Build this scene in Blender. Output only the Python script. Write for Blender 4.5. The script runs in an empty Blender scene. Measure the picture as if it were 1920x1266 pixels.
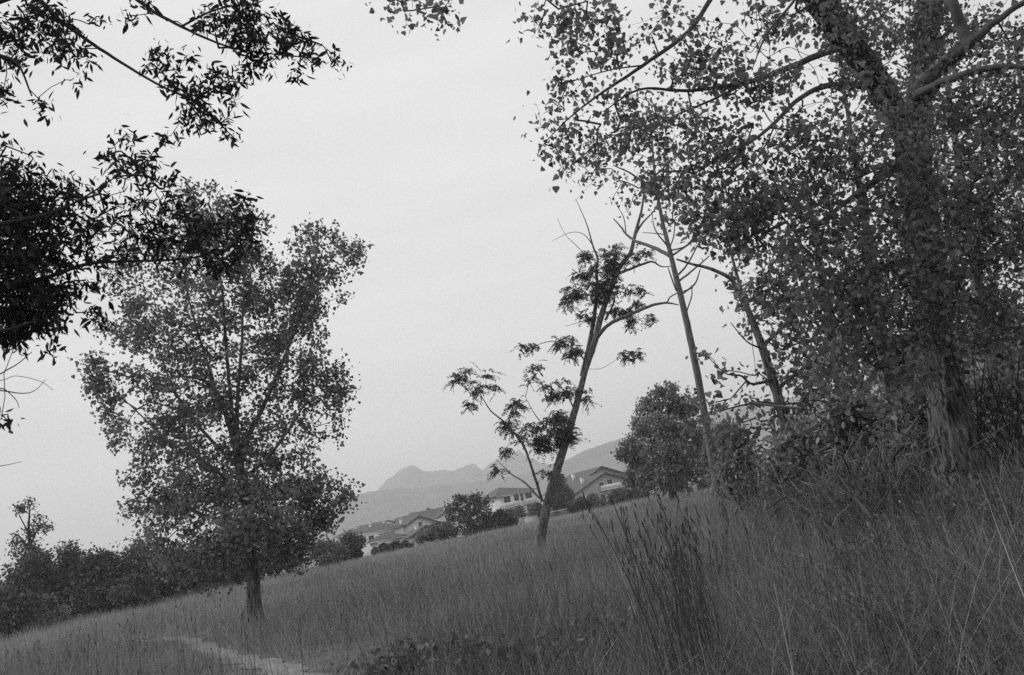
import bpy, math, numpy as np
from mathutils import Matrix, Vector
R = math.radians
S = bpy.context.scene
COL = S.collection

# ------------------------------------------------------------------ camera
PITCH, ROLL, FOC = R(12.0), R(11.5), 1493.0        # focal length in pixels of a 1920 px wide frame
EYE = np.array([0.0, 0.0, 1.7])
FWD = np.array([0, math.cos(PITCH), math.sin(PITCH)])
UPV = np.array([0, -math.sin(PITCH), math.cos(PITCH)])
XV = np.array([1.0, 0, 0])
cam = bpy.data.cameras.new('camera'); cam_o = bpy.data.objects.new('camera', cam); COL.objects.link(cam_o)
cr = math.cos(ROLL)*XV - math.sin(ROLL)*UPV
cu = math.sin(ROLL)*XV + math.cos(ROLL)*UPV
cam_o.matrix_world = Matrix(((cr[0], cu[0], -FWD[0], EYE[0]), (cr[1], cu[1], -FWD[1], EYE[1]),
                             (cr[2], cu[2], -FWD[2], EYE[2]), (0, 0, 0, 1)))
cam.sensor_width = 36.0; cam.lens = 36.0*FOC/1920.0
cam.clip_start = 0.05; cam.clip_end = 6000
S.camera = cam_o

# ------------------------------------------------------------------ sky, sun, exposure
SUN_EL, SUN_AZ = R(44), R(-78)
w = bpy.data.worlds.new('World'); S.world = w; w.use_nodes = True
nt = w.node_tree; N = nt.nodes; LK = nt.links
for n in list(N): N.remove(n)
def nd(t, **kw):
    n = N.new(t)
    for k, v in kw.items(): setattr(n, k, v)
    return n
sky = nd('ShaderNodeTexSky', sky_type='NISHITA', sun_disc=False, sun_elevation=SUN_EL, sun_rotation=SUN_AZ, dust_density=4.0, air_density=1.0)
bw = nd('ShaderNodeRGBToBW'); LK.new(sky.outputs[0], bw.inputs[0])
tc = nd('ShaderNodeTexCoord')
# veil of thin overcast: brighter around a glow added straight ahead, away from the sun, with faint long streaks
dotn = nd('ShaderNodeVectorMath', operation='DOT_PRODUCT')
GLOW = (math.sin(R(0))*math.cos(R(22)), math.cos(R(0))*math.cos(R(22)), math.sin(R(22)))
dotn.inputs[1].default_value = GLOW; LK.new(tc.outputs['Generated'], dotn.inputs[0])
ramp = nd('ShaderNodeMapRange', interpolation_type='SMOOTHSTEP')
ramp.inputs[1].default_value = 0.62; ramp.inputs[2].default_value = 1.0; ramp.inputs[3].default_value = 6.2; ramp.inputs[4].default_value = 8.2
LK.new(dotn.outputs['Value'], ramp.inputs[0])
mp = nd('ShaderNodeMapping'); mp.inputs['Scale'].default_value = (1.4, 1.4, 11.0); mp.inputs['Rotation'].default_value = (0.08, 0.06, 0)
LK.new(tc.outputs['Generated'], mp.inputs[0])
nz = nd('ShaderNodeTexNoise'); nz.inputs['Scale'].default_value = 1.7; nz.inputs['Detail'].default_value = 5; nz.inputs['Roughness'].default_value = 0.5
LK.new(mp.outputs[0], nz.inputs['Vector'])
nr = nd('ShaderNodeMapRange'); nr.inputs[1].default_value = 0.3; nr.inputs[2].default_value = 0.7; nr.inputs[3].default_value = 0.96; nr.inputs[4].default_value = 1.04
LK.new(nz.outputs['Fac'], nr.inputs[0])
m1 = nd('ShaderNodeMath', operation='MULTIPLY'); LK.new(ramp.outputs[0], m1.inputs[0]); LK.new(nr.outputs[0], m1.inputs[1])
m2 = nd('ShaderNodeMath', operation='MULTIPLY'); LK.new(bw.outputs[0], m2.inputs[0]); m2.inputs[1].default_value = 0.07
m3 = nd('ShaderNodeMath', operation='ADD'); LK.new(m1.outputs[0], m3.inputs[0]); LK.new(m2.outputs[0], m3.inputs[1])
bg = nd('ShaderNodeBackground'); bg.inputs['Strength'].default_value = 0.1
LK.new(m3.outputs[0], bg.inputs['Color'])
wo = nd('ShaderNodeOutputWorld'); LK.new(bg.outputs[0], wo.inputs['Surface'])

sl = bpy.data.lights.new('sun', 'SUN'); sl.energy = 1.5; sl.angle = R(30); sl.color = (1, 1, 1)
so = bpy.data.objects.new('sun', sl); COL.objects.link(so)
so.rotation_euler = (-(math.pi/2-SUN_EL), 0, -SUN_AZ)
so.location = (0, 0, 60)

S.view_settings.view_transform = 'Standard'; S.view_settings.look = 'None'
S.view_settings.exposure = 0.0; S.view_settings.gamma = 1.0
cy = S.cycles
cy.use_denoising = False
cy.max_bounces = 6; cy.diffuse_bounces = 4; cy.glossy_bounces = 1; cy.transmission_bounces = 3; cy.transparent_max_bounces = 4; cy.volume_bounces = 2
S.render.filter_size = 1.7

# ------------------------------------------------------------------ helpers
def W(px, py, Y):
    """world point seen at photograph pixel (px, py) at forward distance Y"""
    u = px-960.0; v = 633.0-py
    a = u*math.cos(ROLL)+v*math.sin(ROLL); b = -u*math.sin(ROLL)+v*math.cos(ROLL)
    d = a*XV + b*UPV + FOC*FWD
    return EYE + d*(Y/d[1])
def G(px, py, z=0.0):
    d = W(px, py, 1.0)-EYE
    return EYE + d*((z-EYE[2])/d[2])
def mpp(Y): return Y/FOC
def sstep(a, b, x):
    t = np.clip((x-a)/(b-a), 0, 1); return t*t*(3-2*t)
def ground(x, y):
    x = np.asarray(x, float); y = np.asarray(y, float)
    z = 0.75*sstep(0.5, 6, x)*sstep(3, 8, y)*(1-sstep(18, 42, y))
    z = z + 0.05*np.sin(x*0.55+1.3)*np.sin(y*0.37) + 0.04*np.sin(x*0.17+y*0.23)
    z = z - 4.5*sstep(88, 135, y)*(1-sstep(-12, 6, x)) - 0.9*sstep(88, 125, y)*sstep(-12, 6, x)
    return z

class Acc:
    def __init__(s): s.v = []; s.f = {}; s.n = 0; s.t = {}
    def add(s, v, f, tone=0.5):
        v = np.asarray(v, float).reshape(-1, 3); f = np.asarray(f, int)
        k = f.shape[1]
        s.f.setdefault(k, []).append(f+s.n); s.t.setdefault(k, []).append(np.broadcast_to(np.asarray(tone, float), (len(f),)))
        s.v.append(v); s.n += len(v)
    def box(s, c, d, M=None, tone=0.5):
        c = np.array(c, float); d = np.array(d, float)/2
        sg = np.array([(-1,-1,-1),(1,-1,-1),(1,1,-1),(-1,1,-1),(-1,-1,1),(1,-1,1),(1,1,1),(-1,1,1)], float)
        s.add(c+sg*d, [(3,2,1,0),(4,5,6,7),(0,1,5,4),(1,2,6,5),(2,3,7,6),(3,0,4,7)], tone)
    def build(s, name, mat, parent=None, smooth=False, loc=None):
        v = np.concatenate(s.v)
        me = bpy.data.meshes.new(name)
        me.vertices.add(len(v)); me.vertices.foreach_set('co', v.ravel())
        idx = []; st = []; tot = []; tone = []; off = 0
        for k, fl in s.f.items():
            f = np.concatenate(fl); idx.append(f.ravel()); st.append(off+np.arange(len(f))*k); tot.append(np.full(len(f), k)); off += f.size
            tone.append(np.concatenate(s.t[k]))
        idx = np.concatenate(idx); st = np.concatenate(st)
        me.loops.add(len(idx)); me.loops.foreach_set('vertex_index', idx.astype(np.int32))
        me.polygons.add(len(st)); me.polygons.foreach_set('loop_start', st.astype(np.int32))
        me.update(calc_edges=True)
        if smooth: me.polygons.foreach_set('use_smooth', np.ones(len(st), bool))
        at = me.attributes.new('tone', 'FLOAT', 'FACE'); at.data.foreach_set('value', np.concatenate(tone).astype(np.float32))
        me.validate(); me.materials.append(mat)
        o = bpy.data.objects.new(name, me); COL.objects.link(o)
        if loc is not None: o.location = loc
        if parent is not None: o.parent = parent
        return o
def tag(o, label=None, cat=None, group=None, kind=None):
    if label: o['label'] = label
    if cat: o['category'] = cat
    if group: o['group'] = group
    if kind: o['kind'] = kind
    return o
def thing(name, loc, label, cat, group=None, rz=0.0):
    o = bpy.data.objects.new(name, None); COL.objects.link(o); o.location = loc; o.rotation_euler = (0, 0, rz)
    o.empty_display_size = 0.2
    return tag(o, label, cat, group)

# ------------------------------------------------------------------ materials (the photograph is black and white: every surface is a grey)
def mat(name, base, var=0.0, rough=0.8, tone=0.0, lo=0.3, nscale=8.0, stretch=(1,1,1), bump=0.0, trans=0.0, bdist=0.02, spec=0.25, detail=6):
    """base grey; 'var' = amount of noise variation; 'tone' = weight of the per-face tone attribute"""
    m = bpy.data.materials.new(name); m.use_nodes = True
    t = m.node_tree; n = t.nodes; l = t.links
    p = n['Principled BSDF']; p.inputs['Roughness'].default_value = rough; p.inputs['Specular IOR Level'].default_value = spec
    val = n.new('ShaderNodeValue'); val.outputs[0].default_value = base; cur = val.outputs[0]
    tcn = n.new('ShaderNodeTexCoord'); mpn = n.new('ShaderNodeMapping'); mpn.inputs['Scale'].default_value = stretch
    l.new(tcn.outputs['Object'], mpn.inputs[0])
    if var or bump:
        no = n.new('ShaderNodeTexNoise'); no.inputs['Scale'].default_value = nscale; no.inputs['Detail'].default_value = detail; no.inputs['Roughness'].default_value = 0.6
        l.new(mpn.outputs[0], no.inputs['Vector'])
    if var:
        mr = n.new('ShaderNodeMapRange'); mr.inputs[1].default_value = lo; mr.inputs[2].default_value = 1-lo
        mr.inputs[3].default_value = 1-var; mr.inputs[4].default_value = 1+var; l.new(no.outputs['Fac'], mr.inputs[0])
        mm = n.new('ShaderNodeMath'); mm.operation = 'MULTIPLY'; l.new(cur, mm.inputs[0]); l.new(mr.outputs[0], mm.inputs[1]); cur = mm.outputs[0]
    if tone:
        at = n.new('ShaderNodeAttribute'); at.attribute_name = 'tone'
        mr = n.new('ShaderNodeMapRange'); mr.inputs[3].default_value = 1-tone; mr.inputs[4].default_value = 1+tone
        mr.clamp = False; l.new(at.outputs['Fac'], mr.inputs[0])
        mm = n.new('ShaderNodeMath'); mm.operation = 'MULTIPLY'; l.new(cur, mm.inputs[0]); l.new(mr.outputs[0], mm.inputs[1]); cur = mm.outputs[0]
    l.new(cur, p.inputs['Base Color'])
    if bump:
        b = n.new('ShaderNodeBump'); b.inputs['Strength'].default_value = bump; b.inputs['Distance'].default_value = bdist
        l.new(no.outputs['Fac'], b.inputs['Height']); l.new(b.outputs[0], p.inputs['Normal'])
    if trans:
        tr = n.new('ShaderNodeBsdfTranslucent'); l.new(cur, tr.inputs['Color'])
        mx = n.new('ShaderNodeMixShader'); mx.inputs[0].default_value = trans
        l.new(p.outputs[0], mx.inputs[1]); l.new(tr.outputs[0], mx.inputs[2]); l.new(mx.outputs[0], n['Material Output'].inputs['Surface'])
    return m
M = dict(
    leaf_poplar=mat('poplar_leaf', 0.20, tone=0.75, rough=0.5, trans=0.4, spec=0.3),
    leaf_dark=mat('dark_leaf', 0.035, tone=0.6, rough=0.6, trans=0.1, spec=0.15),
    leaf_locust=mat('locust_leaf', 0.10, tone=0.6, rough=0.6, trans=0.25),
    leaf_forest=mat('forest_leaf', 0.24, tone=0.7, rough=0.5, trans=0.4),
    leaf_bush=mat('bush_leaf', 0.10, tone=0.7, rough=0.6, trans=0.2),
    leaf_pale=mat('pale_bush_leaf', 0.17, tone=0.6, rough=0.6, trans=0.25),
    bark=mat('bark', 0.14, lo=0.4, var=0.8, nscale=6, stretch=(5, 5, 0.5), bump=1.0, bdist=0.05, detail=9),
    bark_great=mat('furrowed_bark', 0.11, lo=0.4, var=0.8, nscale=6, stretch=(5, 5, 0.5), bump=1.0, bdist=0.05, detail=9),
    bark_pale=mat('pale_bark', 0.16, var=0.4, nscale=9, stretch=(2, 2, 0.6), bump=0.5, bdist=0.015),
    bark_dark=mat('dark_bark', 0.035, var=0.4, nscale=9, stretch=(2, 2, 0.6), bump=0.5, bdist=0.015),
    twig=mat('twig', 0.09, var=0.3, nscale=3),
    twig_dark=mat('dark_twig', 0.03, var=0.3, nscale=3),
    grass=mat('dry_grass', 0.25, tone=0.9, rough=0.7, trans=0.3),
    stalk=mat('dry_stalk', 0.05, tone=0.5, rough=0.8),
    straw=mat('pale_straw', 0.28, tone=0.6, rough=0.7, trans=0.15),
    soil=mat('field_soil', 0.13, var=0.5, nscale=1.6, bump=0.6, bdist=0.05),
    path=mat('path_dirt', 0.24, var=0.3, nscale=5, bump=0.4, bdist=0.02),
    weed=mat('weed_leaf', 0.17, tone=0.7, rough=0.5, trans=0.25),
    mountain=mat('mountain', 0.11, var=0.4, nscale=0.02, detail=8),
    wall=mat('rendered_wall', 0.8, var=0.07, nscale=0.8), wall_grey=mat('grey_wall', 0.5, var=0.08, nscale=0.8),
    roof=mat('tile_roof', 0.12, var=0.25, nscale=2.2, stretch=(1, 1, 3), bump=0.3), fascia=mat('fascia', 0.6),
    roof_dark=mat('dark_eave', 0.06), glass=mat('window_glass', 0.03, rough=0.15, spec=0.5), frame=mat('window_frame', 0.45),
    concrete=mat('concrete', 0.5, var=0.15, nscale=3),
)

# ------------------------------------------------------------------ generators
def spline(P, k=5):
    P = np.asarray(P, float)
    if len(P) < 3:
        t = np.linspace(0, 1, k+1)[:, None]; return P[0]*(1-t)+P[-1]*t
    Q = np.vstack([2*P[0]-P[1], P, 2*P[-1]-P[-2]]); out = []
    for i in range(1, len(Q)-2):
        p0, p1, p2, p3 = Q[i-1:i+3]
        for t in np.arange(k)/k:
            out.append(0.5*((2*p1)+(-p0+p2)*t+(2*p0-5*p1+4*p2-p3)*t*t+(-p0+3*p1-3*p2+p3)*t**3))
    out.append(P[-1]); return np.array(out)
def tube(acc, pts, rad, sides=8, ridge=0.0, rng=None, tone=0.5, cap=True):
    pts = np.asarray(pts); rad = np.asarray(rad); n = len(pts)
    T = np.gradient(pts, axis=0); T /= np.linalg.norm(T, axis=1)[:, None]+1e-9
    ref = np.array([1.0, 0, 0]) if abs(T[0][0]) < 0.9 else np.array([0, 1.0, 0])
    A = np.empty_like(pts); a = ref
    for i in range(n):
        a = a-T[i]*np.dot(a, T[i]); a /= np.linalg.norm(a)+1e-9; A[i] = a
    B = np.cross(T, A)
    th = np.linspace(0, 2*np.pi, sides, endpoint=False)
    rr = np.ones((n, sides))
    if ridge and rng is not None:
        ph = rng.uniform(0, 6.28, 4); z = np.arange(n)[:, None]
        rr += ridge*(np.sin(th*11+ph[0]+0.4*np.sin(z*.9))*0.45+np.sin(th*19+ph[1]+.9*np.sin(z*.8+1))*0.55+rng.normal(0, .35, (n, sides)))
        rr += 0.06*np.sin(th*2+ph[2]+z*.15)
    V = pts[:, None]+rad[:, None, None]*rr[:, :, None]*(np.cos(th)[None, :, None]*A[:, None]+np.sin(th)[None, :, None]*B[:, None])
    i = np.arange(n-1)[:, None]*sides; j = np.arange(sides)[None]; j2 = (j+1) % sides
    F = np.stack([i+j, i+j2, i+sides+j2, i+sides+j], -1).reshape(-1, 4)
    acc.add(V.reshape(-1, 3), F, tone)
    if cap and sides == 4: pass
def limb_px(L, k=5, jit=0.0, rng=None):
    """L: rows (px, py, Y, radius_px) -> world points, radii"""
    P = np.array([W(a, b, c) for a, b, c, r in L]); r = np.array([r*mpp(c) for a, b, c, r in L])
    sp = spline(np.column_stack([P, r]), k)
    p, rd = sp[:, :3], np.maximum(sp[:, 3], 0.0015)
    if jit and rng is not None: p = p+rng.normal(0, 1, p.shape)*rd[:, None]*jit
    return p, rd
def ell(rng, px, py, Y, rx, ry, rY, n, shell=0.75):
    d = rng.normal(size=(n, 3)); d /= np.linalg.norm(d, axis=1)[:, None]
    r = rng.uniform(0, 1, n)**(1/3)
    r = np.where(rng.uniform(size=n) < shell, r**0.6, r)
    q = d*r[:, None]
    c = W(px, py, Y); m = mpp(Y)
    ex = cr*rx*m; ez = cu*ry*m                       # the ellipse seen in the picture, with a depth of its own
    return c+q[:, :1]*ex+q[:, 1:2]*ez+q[:, 2:]*np.array([0, rY, 0])
def grow(nodes, att, rng, seg=0.3, sag=0.06, jit=0.12):
    """join every point of att to the nearest wood already there"""
    M0 = len(nodes)
    d0 = np.full(len(att), 1e9)
    for i in range(0, M0, 64):
        d0 = np.minimum(d0, np.linalg.norm(att[:, None]-nodes[None, i:i+64], axis=2).min(1))
    att = att[np.argsort(d0)]
    cap = M0+len(att)*12+1000
    P = np.zeros((cap, 3)); P[:M0] = nodes; par = np.full(cap, -1); n = M0; tips = []
    for a in att:
        d = P[:n]-a; dd = np.einsum('ij,ij->i', d, d); j = int(dd.argmin()); Ln = math.sqrt(dd[j])
        k = int(min(10, max(1, round(Ln/seg))))
        if n+k >= cap: break
        t = np.arange(1, k+1)/k
        q = P[j]+(a-P[j])*t[:, None]
        if k > 1:
            q[:-1] += rng.normal(0, jit*Ln/k, (k-1, 3)); q[:, 2] += sag*Ln*np.sin(t*np.pi)
        P[n:n+k] = q; par[n] = j; par[n+1:n+k] = np.arange(n, n+k-1); n += k; tips.append(n-1)
    return P[:n], par[:n], np.array(tips), M0
def counts(par, tips, M0):
    c = np.zeros(len(par))
    c[tips] += 1
    for i in range(len(par)-1, M0-1, -1):
        c[par[i]] += c[i]
    return c
def twigs(acc, P, par, c, M0, r0, rmax, ex=0.45, sides=4):
    i = np.arange(M0, len(P)); j = par[i]
    rc = np.minimum(r0*np.maximum(c[i], 1)**ex, rmax); rp = np.where(j >= M0, np.minimum(r0*np.maximum(c[j], 1)**ex, rmax), rc*1.15)
    rp = np.minimum(rp, rc*1.5)
    a, b = P[j], P[i]; t = b-a; Ln = np.linalg.norm(t, axis=1)+1e-9; t = t/Ln[:, None]
    b = b+t*rc[:, None]*0.6
    ref = np.where(np.abs(t[:, 2:3]) < 0.9, np.array([[0, 0, 1.0]]), np.array([[1.0, 0, 0]]))
    u = np.cross(t, ref); u /= np.linalg.norm(u, axis=1)[:, None]+1e-9; v = np.cross(t, u)
    th = np.linspace(0, 2*np.pi, sides, endpoint=False)
    ring = np.cos(th)[None, :, None]*u[:, None]+np.sin(th)[None, :, None]*v[:, None]
    V = np.concatenate([a[:, None]+ring*rp[:, None, None], b[:, None]+ring*rc[:, None, None]], 1)
    E = len(i); base = (np.arange(E)*2*sides)[:, None]; jj = np.arange(sides); j2 = (jj+1) % sides
    F = np.stack([base+jj, base+j2, base+sides+j2, base+sides+jj], -1).reshape(-1, 4)
    acc.add(V.reshape(-1, 3), F, 0.5)
SHAPES = {   # half outlines: (x, y) right side, from base to tip; mirrored
    'deltoid': [(0.42, 0.10), (0.44, 0.36)],
    'strap': [(0.028, 0.3), (0.03, 0.65)],
    'lance': [(0.15, 0.32), (0.13, 0.62)],
    'oval': [(0.26, 0.28), (0.25, 0.65)],
}
def leaves(acc, pos, dirs, size, rng, shape='poplar', fold=0.35, tone=None, curl=0.15):
    n = len(pos); d = dirs/(np.linalg.norm(dirs, axis=1)[:, None]+1e-9)
    nrm = rng.normal(size=(n, 3)); s = np.cross(d, nrm); s /= np.linalg.norm(s, axis=1)[:, None]+1e-9
    nn = np.cross(s, d)
    size = np.broadcast_to(size, (n,))[:, None]
    wv = rng.uniform(0.8, 1.15, (n, 1)); f = fold*rng.uniform(0.2, 1.4, (n, 1)); c = curl*rng.uniform(-1, 1, (n, 1))
    pt = lambda x, y: pos+size*(d*y+s*x*wv+nn*(abs(x)*f+c*y*y))
    if shape == 'tri':
        V = np.stack([pt(0, 0), pt(-.42, .35), pt(0, 1), pt(.42, .35)], 1).reshape(-1, 3)
        F = (np.arange(n)*4)[:, None, None]+np.array([[0, 2, 1], [0, 3, 2]])[None]
        F = F.reshape(-1, 3); rep = 2
    elif shape == 'poplar':
        O = [(.27, -.03), (.46, .13), (.43, .36), (.22, .68)]
        V = np.stack([pt(0, 0), pt(0, 1)]+[pt(-a_, b_) for a_, b_ in O]+[pt(a_, b_) for a_, b_ in O], 1).reshape(-1, 3)
        F = ((np.arange(n)*10)[:, None, None]+np.array([[0, 1, 5, 4, 3, 2], [0, 6, 7, 8, 9, 1]])[None]).reshape(-1, 6); rep = 2
    else:
        (x1, y1), (x2, y2) = SHAPES[shape]
        V = np.stack([pt(0, 0), pt(-x1, y1), pt(-x2, y2), pt(0, 1), pt(x2, y2), pt(x1, y1)], 1).reshape(-1, 3)
        F = (np.arange(n)*6)[:, None, None]+np.array([[0, 3, 2, 1], [0, 5, 4, 3]])[None]
        F = F.reshape(-1, 4); rep = 2
    if tone is None: tone = np.clip(rng.normal(0.5, 0.22, n), 0, 1.2)
    acc.add(V, F, np.repeat(tone, rep))
def leafdirs(n, rng, down=0.5, spread=1.0, out=None, ow=0.0):
    d = rng.normal(0, spread, (n, 3)); d[:, 2] -= down*1.7
    if out is not None: d += out*ow
    return d
def clump_points(rng, clumps, Y0, rYk=1.0, dens=1.0):
    """clumps: (px, py, rx, ry, n [, dY]) -> points"""
    out = []
    for c in clumps:
        px, py, rx, ry, n = c[:5]; dY = c[5] if len(c) > 5 else 0.0
        Y = Y0+dY; k = max(1, int(n*dens/4)); q = ell(rng, px, py, Y, rx, ry, rYk*max(rx, ry)*mpp(Y), k); sg = 0.17*max(rx, ry)*mpp(Y)
        out.append(np.concatenate([q]+[q+rng.normal(0, sg, q.shape)*np.array([1.15, 1.15, .65]) for _ in range(3)]))
    return np.concatenate(out)
def base_of(p0):
    return np.array([p0[0], p0[1], float(ground(p0[0], p0[1]))])

def tree(name, label, cat, Y, trunk, limbs, clumps, seed, leaf, bark, twig, shape='poplar', size=0.08, per=6, spread=0.16, down=0.5,
         sides=12, ridge=0.0, r0=0.003, rmax=0.03, rYk=1.0, group=None, wood_from=0.3, seg=0.3, sag=0.06, rdepth=None, extra=None, base=None, dens=1.0, bare=0):
    """trunk: list of main stems (first one carries the base), limbs: limb part, clumps: leaf masses"""
    rng = np.random.default_rng(seed)
    tr = Acc(); wood = []
    for q, Ln in enumerate(trunk):
        p, r = limb_px(Ln, 6, 0.04, rng)
        if q == 0:
            b = base_of(p[0]) if base is None else np.array(base, float)
            p = np.vstack([[p[0][0], p[0][1], b[2]-0.25], p]); r = np.concatenate([[r[0]*1.15], r])
        tube(tr, p, r, sides, ridge, rng); wood.append(p[int(len(p)*wood_from):] if q == 0 else p)
    lb = Acc()
    for Ln in limbs:
        p, r = limb_px(Ln, 6, 0.10, rng); tube(lb, p, r, max(5, sides//2), ridge*0.4, rng); wood.append(p)
    nodes = np.concatenate(wood)
    att = clump_points(rng, clumps, Y, rYk, dens)
    P, par, tips, M0 = grow(nodes, att, rng, seg, sag)
    c = counts(par, tips, M0); twigs(lb, P, par, c, M0, r0, rmax)
    # leaves along the thin shoots
    thin = np.where((np.arange(len(P)) >= M0) & (c <= 2))[0]
    n_each = rng.poisson(per*0.5, len(thin)); isT = np.isin(thin, tips); n_each[isT] += rng.poisson(per*0.7, isT.sum())
    src = np.repeat(thin, n_each); pos = P[src]+rng.normal(0, spread, (len(src), 3))
    back = rng.uniform(0, 1, (len(src), 1)); pp = P[np.maximum(par[src], 0)]; pos = pos+(pp-P[src])*back*0.8
    pos[:, 2] = np.maximum(pos[:, 2], ground(pos[:, 0], pos[:, 1])+0.25)
    lf = Acc()
    sz = size*np.clip(rng.gamma(12, .85/12, len(src)), .4, 1.35)
    leaves(lf, pos, leafdirs(len(src), rng, down), sz, rng, shape)
    wd = np.where((np.arange(len(P)) >= M0))[0]
    for j_ in rng.choice(wd, bare):
        L_ = rng.uniform(.12, .4)*(Y/9)**.6; d_ = rng.normal(0, 1, 3); d_ /= np.linalg.norm(d_); b_ = rng.normal(0, .6, 3)-np.array([0, 0, .35*down])
        tt = np.linspace(0, 1, 5)[:, None]; tube(lb, P[j_]+L_*(d_*tt+b_*tt*tt), np.linspace(1, .45, 5)*.0003*Y**.95, 4)
    if extra: extra(lf, lb, P, par, tips, M0, c, rng)
    print('LEAVES', name, len(src), 'tips', len(tips))
    root = thing(name, tuple(b), label, cat, group)
    off = [tuple(-b)]
    tr.build('trunk', M[bark], root, True, -Vector(b))
    lb.build('branches', M[twig], root, True, -Vector(b))
    lf.build('crown', M[leaf], root, False, -Vector(b))
    return root

# ------------------------------------------------------------------ ground, path, mountains
def sheet(name, xs, ys, zf, m):
    X, Yg = np.meshgrid(xs, ys); Z = zf(X, Yg); nx, ny = len(xs), len(ys)
    a = Acc(); i = np.arange(ny-1)[:, None]*nx; j = np.arange(nx-1)[None]
    F = np.stack([i+j, i+j+1, i+nx+j+1, i+nx+j], -1).reshape(-1, 4)
    a.add(np.stack([X, Yg, Z], -1).reshape(-1, 3), F); o = a.build(name, m, None, True); tag(o, None, None, None, 'structure'); return o
xs = np.concatenate([np.linspace(-4200, -70, 16), np.linspace(-60, 60, 121), np.linspace(70, 4200, 16)])
ys = np.concatenate([np.linspace(-60, 0, 16), np.linspace(0.5, 60, 120), np.linspace(62, 200, 60), np.linspace(230, 3100, 12)])
tag(sheet('field', xs, ys, ground, M['soil']), 'rough flat meadow under the tall dry grass', 'field')
PATH = np.array([G(*q)[:2] for q in [(640, 1345), (575, 1292), (530, 1266), (485, 1252), (440, 1240), (400, 1222), (365, 1208), (330, 1200), (290, 1197)]])
PATHS = spline(np.column_stack([PATH, np.zeros(len(PATH))]), 8)[:, :2]
def path_dist(x, y):
    d = np.full(x.shape, 1e9)
    for p, q in zip(PATHS[:-1], PATHS[1:]):
        v = q-p; L2 = v@v+1e-9; t = np.clip(((x-p[0])*v[0]+(y-p[1])*v[1])/L2, 0, 1)
        d = np.minimum(d, np.hypot(x-p[0]-t*v[0], y-p[1]-t*v[1]))
    return d
rng = np.random.default_rng(5)
a = Acc(); T = np.gradient(PATHS, axis=0); T /= np.linalg.norm(T, axis=1)[:, None]; Nn = np.column_stack([-T[:, 1], T[:, 0]])
hw = 0.26+0.07*np.sin(np.arange(len(PATHS))*0.9)+rng.normal(0, .04, len(PATHS)); rows = []
for s in np.linspace(-1, 1, 7):
    q = PATHS+Nn*(hw*s)[:, None]; rows.append(np.column_stack([q, ground(q[:, 0], q[:, 1])+0.012-0.02*(1-s*s)*0+0.02*(1-abs(s))]))
V = np.stack(rows, 1); n = len(PATHS); i = np.arange(n-1)[:, None]*7; j = np.arange(6)[None]
a.add(V.reshape(-1, 3), np.stack([i+j, i+j+1, i+8+j, i+7+j], -1).reshape(-1, 4))
tag(a.build('path', M['path'], None, True), 'pale trodden dirt path curving through the grass', 'path', None, 'structure')

def range_(name, label, Y, prof, rough, seed, depth):
    """a ridge with its own slopes: crest read from the skyline, falling to front and back"""
    rng = np.random.default_rng(seed)
    P = np.array([W(px, py, Y) for px, py in prof]); xx = np.linspace(P[0, 0], P[-1, 0], 1300); zz = np.interp(xx, P[:, 0], P[:, 2])
    nzv = np.zeros_like(xx)
    for o in range(8): nzv += (1-2*np.abs(np.sin(xx*(0.012*1.8**o)+rng.uniform(0, 6.28))))*rough*0.74**o
    zz = zz+nzv
    t = np.linspace(-1, 1, 41); rows = []
    for s in t:
        k = 1-abs(s)
        hgt = (zz+8)*(k**1.25)-8
        wob = np.zeros_like(xx)
        for o in range(5): wob += np.sin(xx*(0.02*1.8**o)+s*(5+3*o)+o*1.7+seed)*0.6**o
        hgt = hgt+wob*zz.max()*0.03*(k*(1-k)*4)*(1-k)
        rows.append(np.column_stack([xx+wob*4, np.full_like(xx, Y)+s*depth, hgt]))
    V = np.stack(rows, 0); nx = len(xx); i = np.arange(len(t)-1)[:, None]*nx; j = np.arange(nx-1)[None]
    a = Acc(); a.add(V.reshape(-1, 3), np.stack([i+j, i+j+1, i+nx+j+1, i+nx+j], -1).reshape(-1, 4))
    return tag(a.build(name, M['mountain'], None, True), label, 'mountains', None, 'structure')
range_('mountains', 'faint jagged mountain range rising behind the houses', 2400,
       [(-900, 1260), (-300, 1150), (0, 1090), (300, 1030), (560, 960), (640, 936), (705, 918), (720, 900), (742, 880), (762, 871), (785, 878), (800, 884), (830, 881), (850, 879), (868, 876), (890, 865),
        (905, 876), (925, 862), (940, 850), (970, 848), (1000, 858), (1040, 872), (1100, 880), (1160, 850), (1300, 800), (1500, 760), (1800, 700), (2300, 600), (3000, 500)], 3.4, 3, 450)
range_('hills', 'nearer hazy wooded hill ridge in front of the mountains', 1650,
       [(-900, 1300), (-300, 1180), (200, 1080), (500, 985), (600, 950), (670, 926), (720, 916), (780, 915), (830, 908), (880, 905), (950, 893), (1010, 880), (1060, 862), (1090, 848), (1110, 840), (1160, 822),
        (1230, 806), (1330, 770), (1500, 740), (1800, 690), (2300, 590), (3000, 480)], 1.2, 8, 350)

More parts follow.
